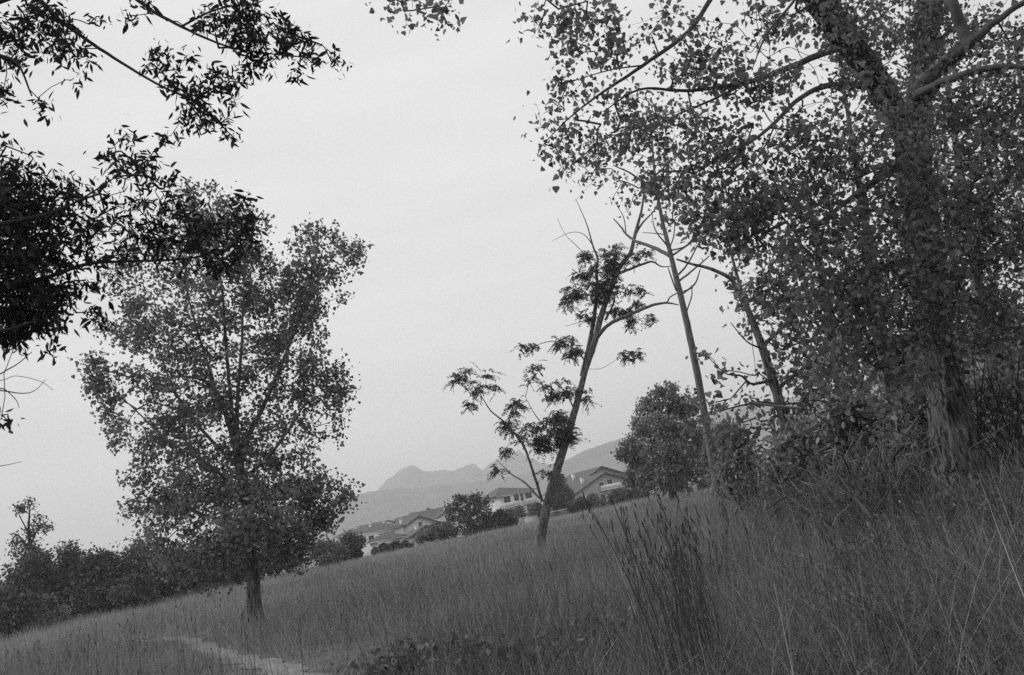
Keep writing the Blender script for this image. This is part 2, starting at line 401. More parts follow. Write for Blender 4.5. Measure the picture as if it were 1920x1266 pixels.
# ------------------------------------------------------------------ houses
def house(name, label, px, py, Y, wid, dep, rise, rz, kind='gable', over=0.6, wallm='wall', wins=(), balc=(), chim=(), eave=0.0, group='houses of the village beyond the field', side=()):
    """px, py: middle of the front eave; front faces local -Y; ridge runs along local Y ('gable': gable in front) or along X ('side')"""
    c = W(px, py, Y); zg = float(ground(c[0], c[1]))-0.4; He = c[2]-zg; dz = He-5.8
    root = thing(name, (c[0], c[1], zg), label, 'house', group, rz)
    hw_ = wid/2
    wl = Acc()
    if kind == 'gable':
        prof = [(-hw_, 0), (hw_, 0), (hw_, He), (0, He+rise), (-hw_, He)]
        V = [(x, 0, z) for x, z in prof]+[(x, dep, z) for x, z in prof]
        wl.add(V, [(0, 1, 2, 3, 4), (9, 8, 7, 6, 5)]); wl.add(V, [(0, 5, 6, 1), (1, 6, 7, 2), (4, 9, 5, 0)])
        wl.add(V, [(2, 7, 8, 3), (3, 8, 9, 4)])
    elif kind == 'side':
        prof = [(0, 0), (dep, 0), (dep, He), (dep/2, He+rise), (0, He)]
        V = [(-hw_, y, z) for y, z in prof]+[(hw_, y, z) for y, z in prof]
        wl.add(V, [(4, 3, 2, 1, 0), (5, 6, 7, 8, 9)]); wl.add(V, [(0, 1, 6, 5), (1, 2, 7, 6), (0, 5, 9, 4), (2, 3, 8, 7), (3, 4, 9, 8)])
    else:
        wl.box((0, dep/2, He/2), (wid, dep, He))
    wl.build('wall', M[wallm], root)
    rf = Acc(); th = 0.22; o = over; sl = rise/(hw_ if kind == 'gable' else dep/2)
    def slab(q):
        q = np.array(q, float); up = np.array([0, 0, th]); k = len(q)
        V = np.vstack([q+(0, 0, .03), q+up]); rf.add(V, [tuple(range(k))[::-1]]); rf.add(V, [tuple(range(k, 2*k))])
        rf.add(V, [(i, (i+1) % k, k+(i+1) % k, k+i) for i in range(k)])
    if kind == 'gable':
        e = He-o*sl; slab([(-hw_-o, -o, e), (0, -o, He+rise), (0, dep+o, He+rise), (-hw_-o, dep+o, e)]); slab([(0, -o, He+rise), (hw_+o, -o, e), (hw_+o, dep+o, e), (0, dep+o, He+rise)])
    elif kind == 'side':
        e = He-o*sl; slab([(-hw_-o, -o, e), (hw_+o, -o, e), (hw_+o, dep/2, He+rise), (-hw_-o, dep/2, He+rise)]); slab([(hw_+o, dep+o, e), (-hw_-o, dep+o, e), (-hw_-o, dep/2, He+rise), (hw_+o, dep/2, He+rise)])
    else:
        k = min(hw_, dep/2)
        if dep >= wid: r1, r2 = (eave, k), (0, dep-k)
        else: r1, r2 = (-hw_+k, dep/2), (hw_-k, dep/2)
        e = He; A_, B_, C_, D_ = (-hw_-o, -o, e), (hw_+o, -o, e), (hw_+o, dep+o, e), (-hw_-o, dep+o, e)
        p1, p2 = (*r1, He+rise), (*r2, He+rise)
        if dep >= wid: slab([A_, B_, p1]); slab([B_, C_, p2, p1]); slab([C_, D_, p2]); slab([D_, A_, p1, p2])
        else: slab([A_, B_, p2, p1]); slab([B_, C_, p2]); slab([C_, D_, p1, p2]); slab([D_, A_, p1])
    rfo = rf.build('roof', M['roof'], root)
    fa = Acc()
    if kind == 'gable':
        e = He-o*sl
        for s in (-1, 1):
            V = np.array([(s*(hw_+o), -o-.04, e-.12), (0, -o-.04, He+rise-.12), (0, -o-.04, He+rise+.05), (s*(hw_+o), -o-.04, e+.05)])
            V = np.vstack([V, V+(0, .035, 0)]); fa.add(V, [(0, 1, 2, 3), (7, 6, 5, 4), (0, 4, 5, 1), (1, 5, 6, 2), (2, 6, 7, 3), (3, 7, 4, 0)])
    else:
        e = He-(o*sl if kind == 'side' else 0); fa.box((0, -o-.07, e+.02), (wid+2*o, .1, .16))
    fa.build('eave_board', M['roof_dark' if kind == 'gable' else 'fascia'], root)
    for (x, z, ww, hh) in chim:
        cb = Acc(); cb.box((0, 0, hh/2), (ww, ww, hh)); cb.box((0, 0, hh+.06), (ww+.15, ww+.15, .12))
        q = cb.build('chimney', M['wall'], rfo, False, (x, z, He+rise*0.4))
    def window(x, z, ww, hh, pos=None, rot=0):
        f = Acc(); t = .09
        f.box((0, 0, hh/2), (ww+t, .06, t)); f.box((0, 0, -hh/2), (ww+t, .06, t)); f.box((-ww/2, 0, 0), (t, .05, hh-t)); f.box((ww/2, 0, 0), (t, .05, hh-t)); f.box((0, 0, 0), (.06, .05, hh-t))
        fo = f.build('window', M['frame'], root, False, (x, -.03, z) if pos is None else pos); fo.rotation_euler = (0, 0, rot)
        g = Acc(); g.box((0, .012, 0), (ww-.05, .03, hh-.05)); g.build('pane', M['glass'], fo)
    for (x, z, ww, hh) in wins: window(x, z+dz, ww, hh)
    for (y, z, ww, hh) in side: window(0, 0, ww, hh, (-hw_-.03, y, z+dz), -math.pi/2)
    for (x, z, ww, hh, dp) in balc:
        z += dz; b = Acc(); b.box((x, -dp/2, z), (ww, dp, .18)); b.box((x, -dp+.06, z+hh/2+.09), (ww, .12, hh)); b.box((x-ww/2+.06, -dp/2+.06, z+hh/2+.09), (.12, dp-.12, hh)); b.box((x+ww/2-.06, -dp/2+.06, z+hh/2+.09), (.12, dp-.12, hh))
        b.build('balcony', M['wall'], root)
    return root
house('house', 'two storey pale house with hip roof and balconies behind the leaning tree', 968, 925, 200, 9.8, 15, 2.1, R(25), 'hip', 0.7, 'wall',
      wins=[(-2.7, 4.75, 1.7, 1.5), (-0.2, 4.75, 1.2, 1.5), (3.1, 4.4, 1.7, 1.9), (1.3, 4.6, .7, 1.6), (-2.6, 1.7, 1.6, 1.4), (0.3, 1.7, 1.2, 1.4), (3.0, 1.6, 1.6, 1.8)], balc=[(-2.2, 2.9, 3.8, 1.0, 1.2), (3.0, 2.9, 3.2, 1.0, 1.2)], chim=[(-1.5, 9, .5, 1.4), (2.0, 6.5, .5, 1.2)],
      side=[(9, 4.4, 1.2, 1.5), (12, 4.4, 1.2, 1.5), (12, 1.6, 1.2, 1.5)], eave=-2.4)
house('house', 'large gabled house with broad roof behind the low balcony wing', 1131, 903, 176, 13.8, 16, 3.1, R(22), 'gable', 0.9, 'wall_grey',
      wins=[(-0.2, 7.0, 1.2, 1.1), (1.2, 6.9, .8, 1.1), (-3.4, 5.0, 1.0, .9), (5.2, 4.4, 1.2, 1.3)], chim=[(-4, 6, .6, 1.8), (3, 8, .6, 1.6)])
house('house', 'low front wing with pale balcony before the large gabled house', 1136, 911, 166, 12.4, 7.5, 2.5, R(22), 'gable', 0.9, 'wall_grey',
      wins=[(-0.9, 6.1, 1.0, 1.0), (1.0, 6.2, 1.0, 1.3), (-4.1, 3.4, 1.2, 1.6), (-1.2, 3.2, 1.0, 2.0), (1.6, 3.2, 1.0, 2.0), (4.3, 3.4, 1.3, 1.4)], balc=[(1.6, 5.0, 6.4, .9, 1.3)], chim=[(-3.6, 3, .5, 1.5)])
house('house', 'pale house partly hidden behind the round dense tree', 1212, 905, 185, 8, 8, 1.8, R(5), 'side', 0.6, 'wall', wins=[(-2, 4.2, 1.2, 1.4), (1, 4.2, 1.2, 1.4)], balc=[(-1, 2.9, 4, .9, 1.1)])
house('house', 'bright gable house in the middle of the low roofs left of the dark bush', 786, 986, 172, 8.4, 11, 1.9, R(30), 'gable', 0.8, 'wall', wins=[(-1.4, 4.3, .9, 1.5), (1.9, 4.5, 1.0, 1.2), (.3, 6.1, .7, .8)], chim=[(-2, 5, .5, 1.3)], side=[(3, 4.2, 1.0, 1.4), (6, 4.2, 1.0, 1.4)])
house('house', 'lowest long tiled roof over a pale wall at the hedge end', 723, 1013, 128, 5.0, 5, 1.1, R(6), 'hip', 0.5, 'wall', wins=[(1.4, 4.9, .8, .6), (-.6, 4.9, .8, .6)])
house('house', 'wide hip roofed house directly behind the lowest long roof', 709, 996, 160, 8.4, 8, 1.3, R(4), 'hip', 0.6, 'wall', wins=[(2.5, 4.6, 1.0, 1.2), (-1.5, 4.6, 1.0, 1.2), (0.6, 4.6, .8, 1.2)], chim=[(-1.8, 3, .45, 1.2), (0.9, 3.5, .45, 1.2)])
house('house', 'small farthest flat eaved house with white end wall', 690, 991, 215, 8.0, 8, 1.0, R(-14), 'side', 0.4, 'wall', wins=[(1, 4.5, 1.0, 1.2), (-2, 4.5, 1.0, 1.2)], chim=[(-1, 4, .4, 1.3)])
house('house', 'dark tiled hip roof peeping above the wide hip roofed house', 748, 980, 225, 7.0, 7, 1.3, R(10), 'hip', 0.5, 'wall_grey', wins=[(1, 4.5, 1.0, 1.2)])
house('house', 'long sloping roof running towards the dark bush with white dormer', 824, 969, 215, 11, 9, 2.2, R(8), 'side', 0.6, 'wall', wins=[(4, 4.5, 1.1, 1.2), (-3, 4.5, 1.1, 1.2), (1, 4.5, 1.1, 1.2)], chim=[(1.5, 2.6, .5, .9), (3.8, 2.3, .8, .8)])
house('house', 'low tiled gable roof nearest the field before the bright gable house', 800, 1000, 140, 5.4, 6, 1.2, R(24), 'gable', 0.5, 'wall_grey', wins=[(0, 4.9, 1, .9)], chim=[(-1, 2.5, .45, 1.1)])

house('house', 'leftmost small pale house with low roof above the round dark shrub', 660, 1002, 190, 7.0, 7, 1.2, R(12), 'hip', 0.5, 'wall', wins=[(1.5, 4.6, 1.0, 1.2), (-1.5, 4.6, 1.0, 1.2)], chim=[(1, 4, .4, 1.2)])
house('house', 'small dark roofed house between the dark hip roof and the long sloping roof', 772, 976, 232, 7.5, 7, 1.5, R(-12), 'side', 0.5, 'wall_grey', wins=[(1.5, 4.6, 1.0, 1.2)], chim=[(1, 2.5, .4, 1.0)])
house('house', 'white walled house peeping out left of the dark layered bush', 848, 964, 196, 6.5, 7, 1.3, R(18), 'gable', 0.5, 'wall', wins=[(1.4, 4.5, 1.0, 1.3), (-1.2, 4.5, 1.0, 1.3)])
# boundary wall and kerbs at the edge of the village
def lowwall(name, label, pts, Y, h, m='concrete', coping=True):
    P = np.array([W(a, b, Y+i*0.0) for i, (a, b) in enumerate(pts)])
    root = thing(name, tuple(base_of(P[0])), label, 'wall'); b0 = np.array(root.location)
    for nm, d0, d1, tt, mm in (('wall', -h, -0.1, .22, m), ('coping', -0.098, 0.0, .32, 'fascia')):
        a = Acc()
        for p, q in zip(P[:-1], P[1:]):
            t = q-p; t[2] = 0; t /= np.linalg.norm(t); nn = np.array([-t[1], t[0], 0])*tt/2
            V = [p-nn+(0, 0, d0), q-nn+(0, 0, d0), q+nn+(0, 0, d0), p+nn+(0, 0, d0), p-nn+(0, 0, d1), q-nn+(0, 0, d1), q+nn+(0, 0, d1), p+nn+(0, 0, d1)]
            a.add(np.array(V)-b0, [(3, 2, 1, 0), (4, 5, 6, 7), (0, 1, 5, 4), (1, 2, 6, 5), (2, 3, 7, 6), (3, 0, 4, 7)])
        a.build(nm, M[mm], root)
    return root
lowwall('garden_wall', 'low garden wall with pale coping running right from the leaning trunk', [(1026, 962), (1045, 957), (1074, 951), (1100, 946)], 105, 2.0, 'soil')
lowwall('garden_wall', 'short pale wall between small bush and leaning trunk', [(962, 974), (982, 970), (1008, 966)], 110, 1.8)

# ------------------------------------------------------------------ bushes and hedgerow trees
def bush(name, label, cat, px, py, Y, w_, h_, seed, n=5000, size=0.16, mat_='leaf_bush', lumps=14, group=None, top=0.0, shape='tri', depth=1.0, down=0.2, stem=3, airy=0.0):
    """px, py: middle of the foot; w_, h_ in pixels; a shrub of many leafy lumps on branching stems"""
    rng = np.random.default_rng(seed); m = mpp(Y); c = W(px, py, Y); b = base_of(c); ww, hh = w_*m*1.05, h_*m*1.02
    z0 = min(b[2], c[2]); hh = c[2]+hh-z0
    b = np.array([c[0], c[1], z0])
    L = []; m_ = min(ww, hh*1.15); lf_ = rng.uniform(0.55, 1.0, lumps)*(0.27 if lumps < 25 else .22)*m_
    for i in range(lumps):
        f = rng.uniform(.25, 1)**.5; az = rng.uniform(0, 6.28); u = rng.uniform(-0.75, 1); sr = (1-u)**.62 if u > 0 else 1.0+.35*u; r = lf_[i]
        zc = hh*.42+u*f*(hh*.58-r*.8)
        if top: zc = hh*rng.uniform(.08, .93)
        k = 1.0 if not top else max(.1, 1-top*1.15*max(0, zc/hh-.1))
        L.append((b+np.array([math.cos(az)*sr*f*(ww/2-r*.8)*k, math.sin(az)*sr*f*(ww/2-r*.8)*k*depth, zc]), r*(max(.35, k) if top else 1)))
    P = []; D = []; T = []
    for (q, r) in L:
        k = int(n/lumps); d = rng.normal(size=(k, 3)); d /= np.linalg.norm(d, axis=1)[:, None]
        rad = r*rng.uniform(0.35, 1.12, (k, 1))*np.where(rng.uniform(size=(k, 1)) < .15, 1.4, 1)
        p = q+d*rad*np.array([1, depth, 0.8]); P.append(p); D.append(d); T.append(np.clip(rng.normal(rng.uniform(.2, .8), .22, k), 0, 1.2))
    P = np.concatenate(P); D = np.concatenate(D); T = np.concatenate(T); ok = P[:, 2] > z0+0.05
    P, D, T = P[ok], D[ok], T[ok]
    root = thing(name, tuple(b), label, cat, group)
    st = Acc()
    for (q, r) in L[:max(stem*3, 5)]:
        mid = (b+q)/2+rng.normal(0, .06, 3)*ww; pts = spline([b+rng.normal(0, .03, 3)*ww*np.array([1, 1, 0])-(0, 0, .1), mid*np.array([1, 1, 1]), q+(0, 0, r*0.4)], 4)
        tube(st, pts, np.linspace(0.02, 0.006, len(pts))*hh, 5)
    st.build('stem', M['bark_dark'], root, True, -Vector(b))
    lf = Acc(); leaves(lf, P, leafdirs(len(P), rng, down, 0.8, D, 1.1), (1.5 if Y > 40 else 1.15)*size*rng.uniform(.5, 1.3, len(P)), rng, shape, 0.4, T)
    lf.build('foliage', M[mat_], root, False, -Vector(b))
    return root
HG = 'hedgerow shrubs on the left side of the field'
bush('shrub', 'dark low shrub in the bottom left corner of the hedgerow', 'shrub', 15, 1172, 52, 130, 75, 101, 5000, .16, group=HG)
bush('shrub', 'dark broad shrub below the airy tree at far left', 'shrub', 60, 1130, 62, 150, 105, 102, 8000, .16, group=HG)
FEATHERY = 1
bush('hedgerow_tree', 'dense upright dark tree with bushy top in the left hedgerow', 'tree', 132, 1130, 64, 105, 118, 104, 12000, .13, lumps=34)
bush('shrub', 'rounded dark tree just right of the feathery tree top', 'tree', 85, 1120, 66, 100, 118, 105, 8000, .15)
bush('shrub', 'spreading shrub with sprays between upright dark tree and field poplar', 'shrub', 190, 1128, 62, 130, 110, 106, 8000, .17, group=HG)
bush('shrub', 'layered feathery shrub with gaps left of the field poplar', 'shrub', 255, 1112, 64, 140, 105, 107, 6000, .18, group=HG)
bush('shrub', 'loose shrub reaching behind the left boughs of the poplar', 'shrub', 330, 1098, 68, 120, 90, 108, 5500, .18, group=HG)
bush('shrub', 'dim shrub behind the foot of the field poplar', 'shrub', 420, 1085, 70, 130, 75, 109, 5000, .18, group=HG)
bush('shrub', 'long low shrub directly right of the poplar trunk', 'shrub', 520, 1075, 72, 120, 62, 110, 5000, .18, group=HG)
bush('shrub', 'pale green willowy shrub in front of the round dark shrub', 'shrub', 618, 1058, 74, 95, 48, 111, 4500, .16, 'leaf_pale', group=HG)
bush('shrub', 'round dark shrub at the right end of the hedgerow', 'shrub', 655, 1045, 80, 85, 44, 112, 6000, .17, group=HG)
bush('shrub', 'low dull shrub before the bottom shrub on the far left', 'shrub', 85, 1165, 58, 90, 45, 113, 3500, .15, 'leaf_pale', group=HG)
bush('shrub', 'lower skirt of the hedgerow under the feathery shrub', 'shrub', 220, 1132, 60, 170, 60, 114, 6000, .16, group=HG)
bush('shrub', 'shaded skirt of bramble left of the poplar trunk', 'shrub', 360, 1102, 66, 150, 50, 115, 5000, .17, group=HG)
VG = 'garden shrubs between the field and the houses'
bush('shrub', 'thin scrub between the low roofs and the field edge', 'shrub', 745, 1028, 88, 76, 12, 121, 1500, .17, group=VG)
bush('shrub', 'broad greyish scrub left of the tall dark bush', 'shrub', 825, 1008, 92, 96, 32, 122, 4500, .18, 'leaf_pale', group=VG)
tree('garden_tree', 'tall dark layered bush standing left of the two storey house', 'tree', 86.0,
 [[(884, 1000, 86, 3), (882, 975, 86, 2.4), (880, 950, 86, 1.4), (882, 930, 86, .6)]], [[(882, 975, 86, 1.4), (866, 955, 86, 1), (850, 945, 86, .5)], [(882, 965, 86, 1.2), (900, 950, 86, .8), (914, 945, 86, .4)]],
 [(884, 936, 22, 8, 22), (862, 938, 18, 7, 16), (905, 944, 16, 8, 14), (876, 956, 34, 12, 44), (848, 945, 9, 5, 6), (884, 974, 36, 14, 56), (912, 968, 14, 10, 14), (878, 990, 34, 10, 44), (908, 986, 18, 10, 20), (856, 978, 14, 14, 16)],
 123, 'leaf_bush', 'bark_dark', 'twig_dark', 'deltoid', .27, 14, .22, .3, dens=1.7, r0=.008, rmax=.05, seg=.8)
bush('shrub', 'low dark scrub under the white end wall of the two storey house', 'shrub', 926, 982, 110, 44, 20, 144, 2500, .18, group=VG)
bush('shrub', 'low scrub at the foot of the lowest long roof', 'shrub', 716, 1035, 95, 64, 16, 145, 2500, .17, group=VG)
bush('shrub', 'small dark shrub in front of the two storey house', 'shrub', 945, 982, 88, 56, 27, 124, 3500, .17, group=VG)
bush('shrub', 'pale shrub against the front wall of the two storey house', 'shrub', 975, 968, 120, 36, 22, 125, 2500, .2, 'leaf_pale', group=VG)
bush('shrub', 'pale round shrub just left of the leaning trunk', 'shrub', 1008, 962, 112, 36, 28, 126, 3000, .18, 'leaf_pale', group=VG)
bush('garden_tree', 'dark bushy tree just right of the leaning trunk before the gable', 'tree', 1055, 940, 125, 50, 62, 127, 6000, .2, lumps=18)
bush('shrub', 'clipped round bush at the foot of the dark bushy tree', 'shrub', 1050, 955, 108, 42, 33, 128, 4500, .14, lumps=22, group=VG)
bush('shrub', 'dark hedge block behind the pale coping of the garden wall', 'shrub', 1092, 962, 96, 62, 28, 129, 5000, .16, group=VG)
bush('shrub', 'grey leafy bush hiding the porch of the gabled house', 'shrub', 1112, 942, 130, 34, 20, 130, 3000, .2, 'leaf_pale', group=VG)
bush('shrub', 'wide grey bush at the right end of the gabled house', 'shrub', 1165, 936, 126, 50, 24, 131, 4000, .2, 'leaf_pale', group=VG)
bush('shrub', 'low hedge along the field edge below the gabled house', 'shrub', 1145, 950, 92, 90, 13, 132, 4000, .16, group=VG)
bush('shrub', 'low hedge along the field edge right of the wall', 'shrub', 1195, 938, 90, 60, 22, 133, 3000, .16, group=VG)
bush('village_tree', 'round tree top rising behind the ridge of the two storey house', 'tree', 938, 958, 235, 38, 55, 134, 2500, .35)
bush('village_tree', 'spiky thin tree rising behind the long sloping roof', 'tree', 806, 975, 240, 24, 35, 135, 900, .35, top=.8)
bush('village_tree', 'small tree cluster beside the dark hip roof', 'tree', 776, 978, 240, 36, 22, 136, 1200, .35)
bush('village_tree', 'low trees behind the gabled roofs near the dense round tree', 'tree', 1195, 915, 230, 60, 34, 137, 2000, .35)
tree('round_tree', 'big dense round tree behind the slim bare trunk', 'tree', 58.0,
 [[(1262, 928, 58, 8), (1258, 890, 58, 6), (1254, 840, 58, 4), (1252, 770, 58, 1.5)]],
 [[(1258, 890, 58, 4), (1225, 850, 57, 2.5), (1200, 830, 57, 1)], [(1258, 880, 58, 4), (1285, 830, 59, 2.5), (1295, 780, 59, 1)], [(1256, 850, 58, 3), (1225, 800, 58.5, 2), (1212, 775, 58.5, 1)], [(1260, 900, 58, 3), (1300, 880, 57, 1.6)]],
 [(1250, 748, 34, 22, 60), (1212, 768, 20, 22, 34), (1284, 764, 24, 22, 40), (1196, 800, 14, 16, 18), (1190, 842, 24, 26, 46), (1240, 805, 40, 28, 80, -1.5), (1290, 820, 34, 36, 76), (1250, 850, 46, 24, 90, -2), (1198, 888, 28, 24, 56), (1250, 893, 46, 26, 90, -1.5), (1304, 886, 34, 28, 66), (1326, 850, 16, 36, 36), (1174, 850, 10, 14, 10)],
 141, 'leaf_forest', 'bark_dark', 'twig_dark', 'deltoid', .22, 19, .2, .35, dens=2.5, r0=.006, rmax=.04, seg=.7)
bush('shrub', 'dense shrub joining the round tree on its right side', 'shrub', 1370, 905, 50, 110, 120, 142, 9000, .14, 'leaf_forest', lumps=20)

tree('hedgerow_tree', 'tall feathery tree top rising thinly above the left hedgerow', 'tree', 68.0,
 [[(70, 1120, 68, 5), (62, 1050, 68, 4), (54, 1000, 68, 2.6), (56, 950, 68, 1)]], [[(62, 1050, 68, 2.4), (40, 1010, 68, 1.6), (22, 1000, 68, .8)], [(58, 1020, 68, 2), (75, 985, 68, 1.3), (88, 985, 68, .6)], [(54, 1000, 68, 1.6), (38, 970, 68, 1), (32, 955, 68, .5)]],
 [(62, 948, 14, 12, 12), (40, 960, 14, 12, 10), (72, 965, 10, 10, 8), (50, 985, 24, 12, 12), (75, 990, 18, 10, 10), (20, 1025, 14, 16, 14), (50, 1010, 26, 12, 16), (85, 990, 12, 6, 6), (40, 1030, 25, 20, 24)], 111, 'leaf_bush', 'bark_dark', 'twig_dark', 'deltoid', .2, 11, .22, .3, dens=1.6, r0=.008, rmax=.04, seg=.8)
# ------------------------------------------------------------------ the poplar in the field
Yp = 24.0
tree('poplar_tree', 'broad leafy poplar standing alone in the grass beside the path', 'tree', Yp,
 [[(476, 1136, Yp, 13), (474, 1080, Yp, 11.5), (466, 980, Yp, 10.5), (452, 890, Yp, 9.5), (440, 820, Yp, 8.5)]],
 [[(442, 835, Yp, 6.08), (425, 780, Yp, 5.32), (402, 732, Yp-.3, 4.56), (380, 712, Yp-.6, 3.04), (348, 706, Yp-.8, 1.90), (320, 690, Yp-1, 1.14)],
  [(402, 732, Yp-.3, 3.80), (392, 690, Yp, 3.04), (370, 620, Yp+.3, 2.28), (350, 540, Yp+.5, 1.52), (345, 470, Yp+.5, 0.91)],
  [(440, 822, Yp, 4.56), (432, 740, Yp+.3, 3.80), (424, 650, Yp+.4, 3.04), (418, 560, Yp+.4, 2.28), (405, 460, Yp+.3, 1.52), (392, 380, Yp, 0.76)],
  [(444, 830, Yp, 4.18), (446, 740, Yp-.5, 3.42), (453, 650, Yp-.8, 2.58), (456, 560, Yp-.8, 1.82), (462, 470, Yp-.8, 0.91)],
  [(448, 850, Yp, 4.94), (480, 790, Yp, 4.56), (512, 720, Yp+.4, 3.80), (545, 640, Yp+.6, 3.04), (580, 550, Yp+.7, 2.28), (605, 470, Yp+.7, 1.22)],
  [(452, 900, Yp, 3.80), (500, 860, Yp-1, 3.04), (545, 800, Yp-1.3, 2.28), (575, 750, Yp-1.3, 1.67), (612, 690, Yp-1.2, 0.91)],
  [(450, 880, Yp, 4.18), (400, 830, Yp+.8, 3.50), (352, 775, Yp+1.2, 2.74), (322, 720, Yp+1.4, 1.98), (290, 640, Yp+1.4, 1.22)],
  [(456, 930, Yp, 3.42), (390, 870, Yp-1.4, 2.74), (320, 830, Yp-2, 1.98), (255, 770, Yp-2, 1.37), (200, 720, Yp-2, 0.76)],
  [(462, 960, Yp, 3.04), (540, 925, Yp+1, 2.28), (600, 905, Yp+1.2, 1.52), (655, 930, Yp+1.2, 0.76)],
  [(466, 990, Yp, 3.04), (400, 970, Yp-1, 2.28), (330, 950, Yp-1.5, 1.52), (270, 930, Yp-1.6, 0.76)],
  [(470, 1010, Yp, 3.04), (545, 990, Yp-1.2, 1.98), (600, 1000, Yp-1.8, 1.06)],
  [(470, 1020, Yp, 2.66), (410, 1030, Yp+1, 1.82), (350, 1045, Yp+1.6, 0.99)],
  [(466, 980, Yp, 2.66), (470, 950, Yp-2, 1.82), (480, 940, Yp-2.8, 1.06)]],
 [(390, 385, 55, 45, 60), (350, 430, 70, 60, 60), (420, 460, 70, 55, 80), (467, 425, 32, 30, 26), (470, 510, 46, 50, 56), (600, 470, 62, 52, 85), (664, 470, 18, 28, 14), (545, 530, 28, 30, 18),
  (572, 550, 65, 50, 75), (290, 530, 85, 70, 90), (425, 560, 85, 60, 85), (240, 595, 42, 55, 50), (520, 600, 70, 60, 80), (600, 600, 28, 40, 16), (185, 700, 20, 32, 44), (203, 755, 20, 24, 22),
  (305, 630, 80, 55, 90), (420, 650, 90, 55, 55), (540, 660, 70, 55, 80), (602, 715, 50, 50, 70), (632, 690, 20, 30, 14), (630, 790, 24, 40, 12), (275, 725, 52, 45, 36), (350, 730, 80, 55, 60),
  (460, 740, 70, 50, 45), (540, 760, 50, 45, 30), (300, 820, 80, 50, 60), (205, 832, 20, 16, 7), (230, 800, 30, 30, 10), (400, 810, 80, 60, 85), (500, 820, 60, 50, 55), (590, 820, 30, 30, 12), (265, 880, 25, 40, 14), (330, 890, 85, 55, 70),
  (450, 890, 90, 60, 110), (560, 890, 60, 45, 60), (602, 925, 48, 40, 50), (650, 935, 20, 10, 9), (285, 950, 45, 35, 24), (400, 960, 110, 60, 115), (520, 960, 85, 50, 105), (590, 970, 30, 28, 14),
  (340, 1030, 80, 38, 60), (460, 1035, 105, 40, 125), (550, 1020, 50, 36, 32), (400, 1070, 60, 22, 24), (470, 960, 100, 60, 80, -1.8)],
 11, 'leaf_poplar', 'bark', 'twig', 'deltoid', 0.118, 24, 0.17, 0.5, dens=1.35, sides=14, ridge=0.05, r0=0.004, rmax=0.035, rYk=0.9, seg=0.35)

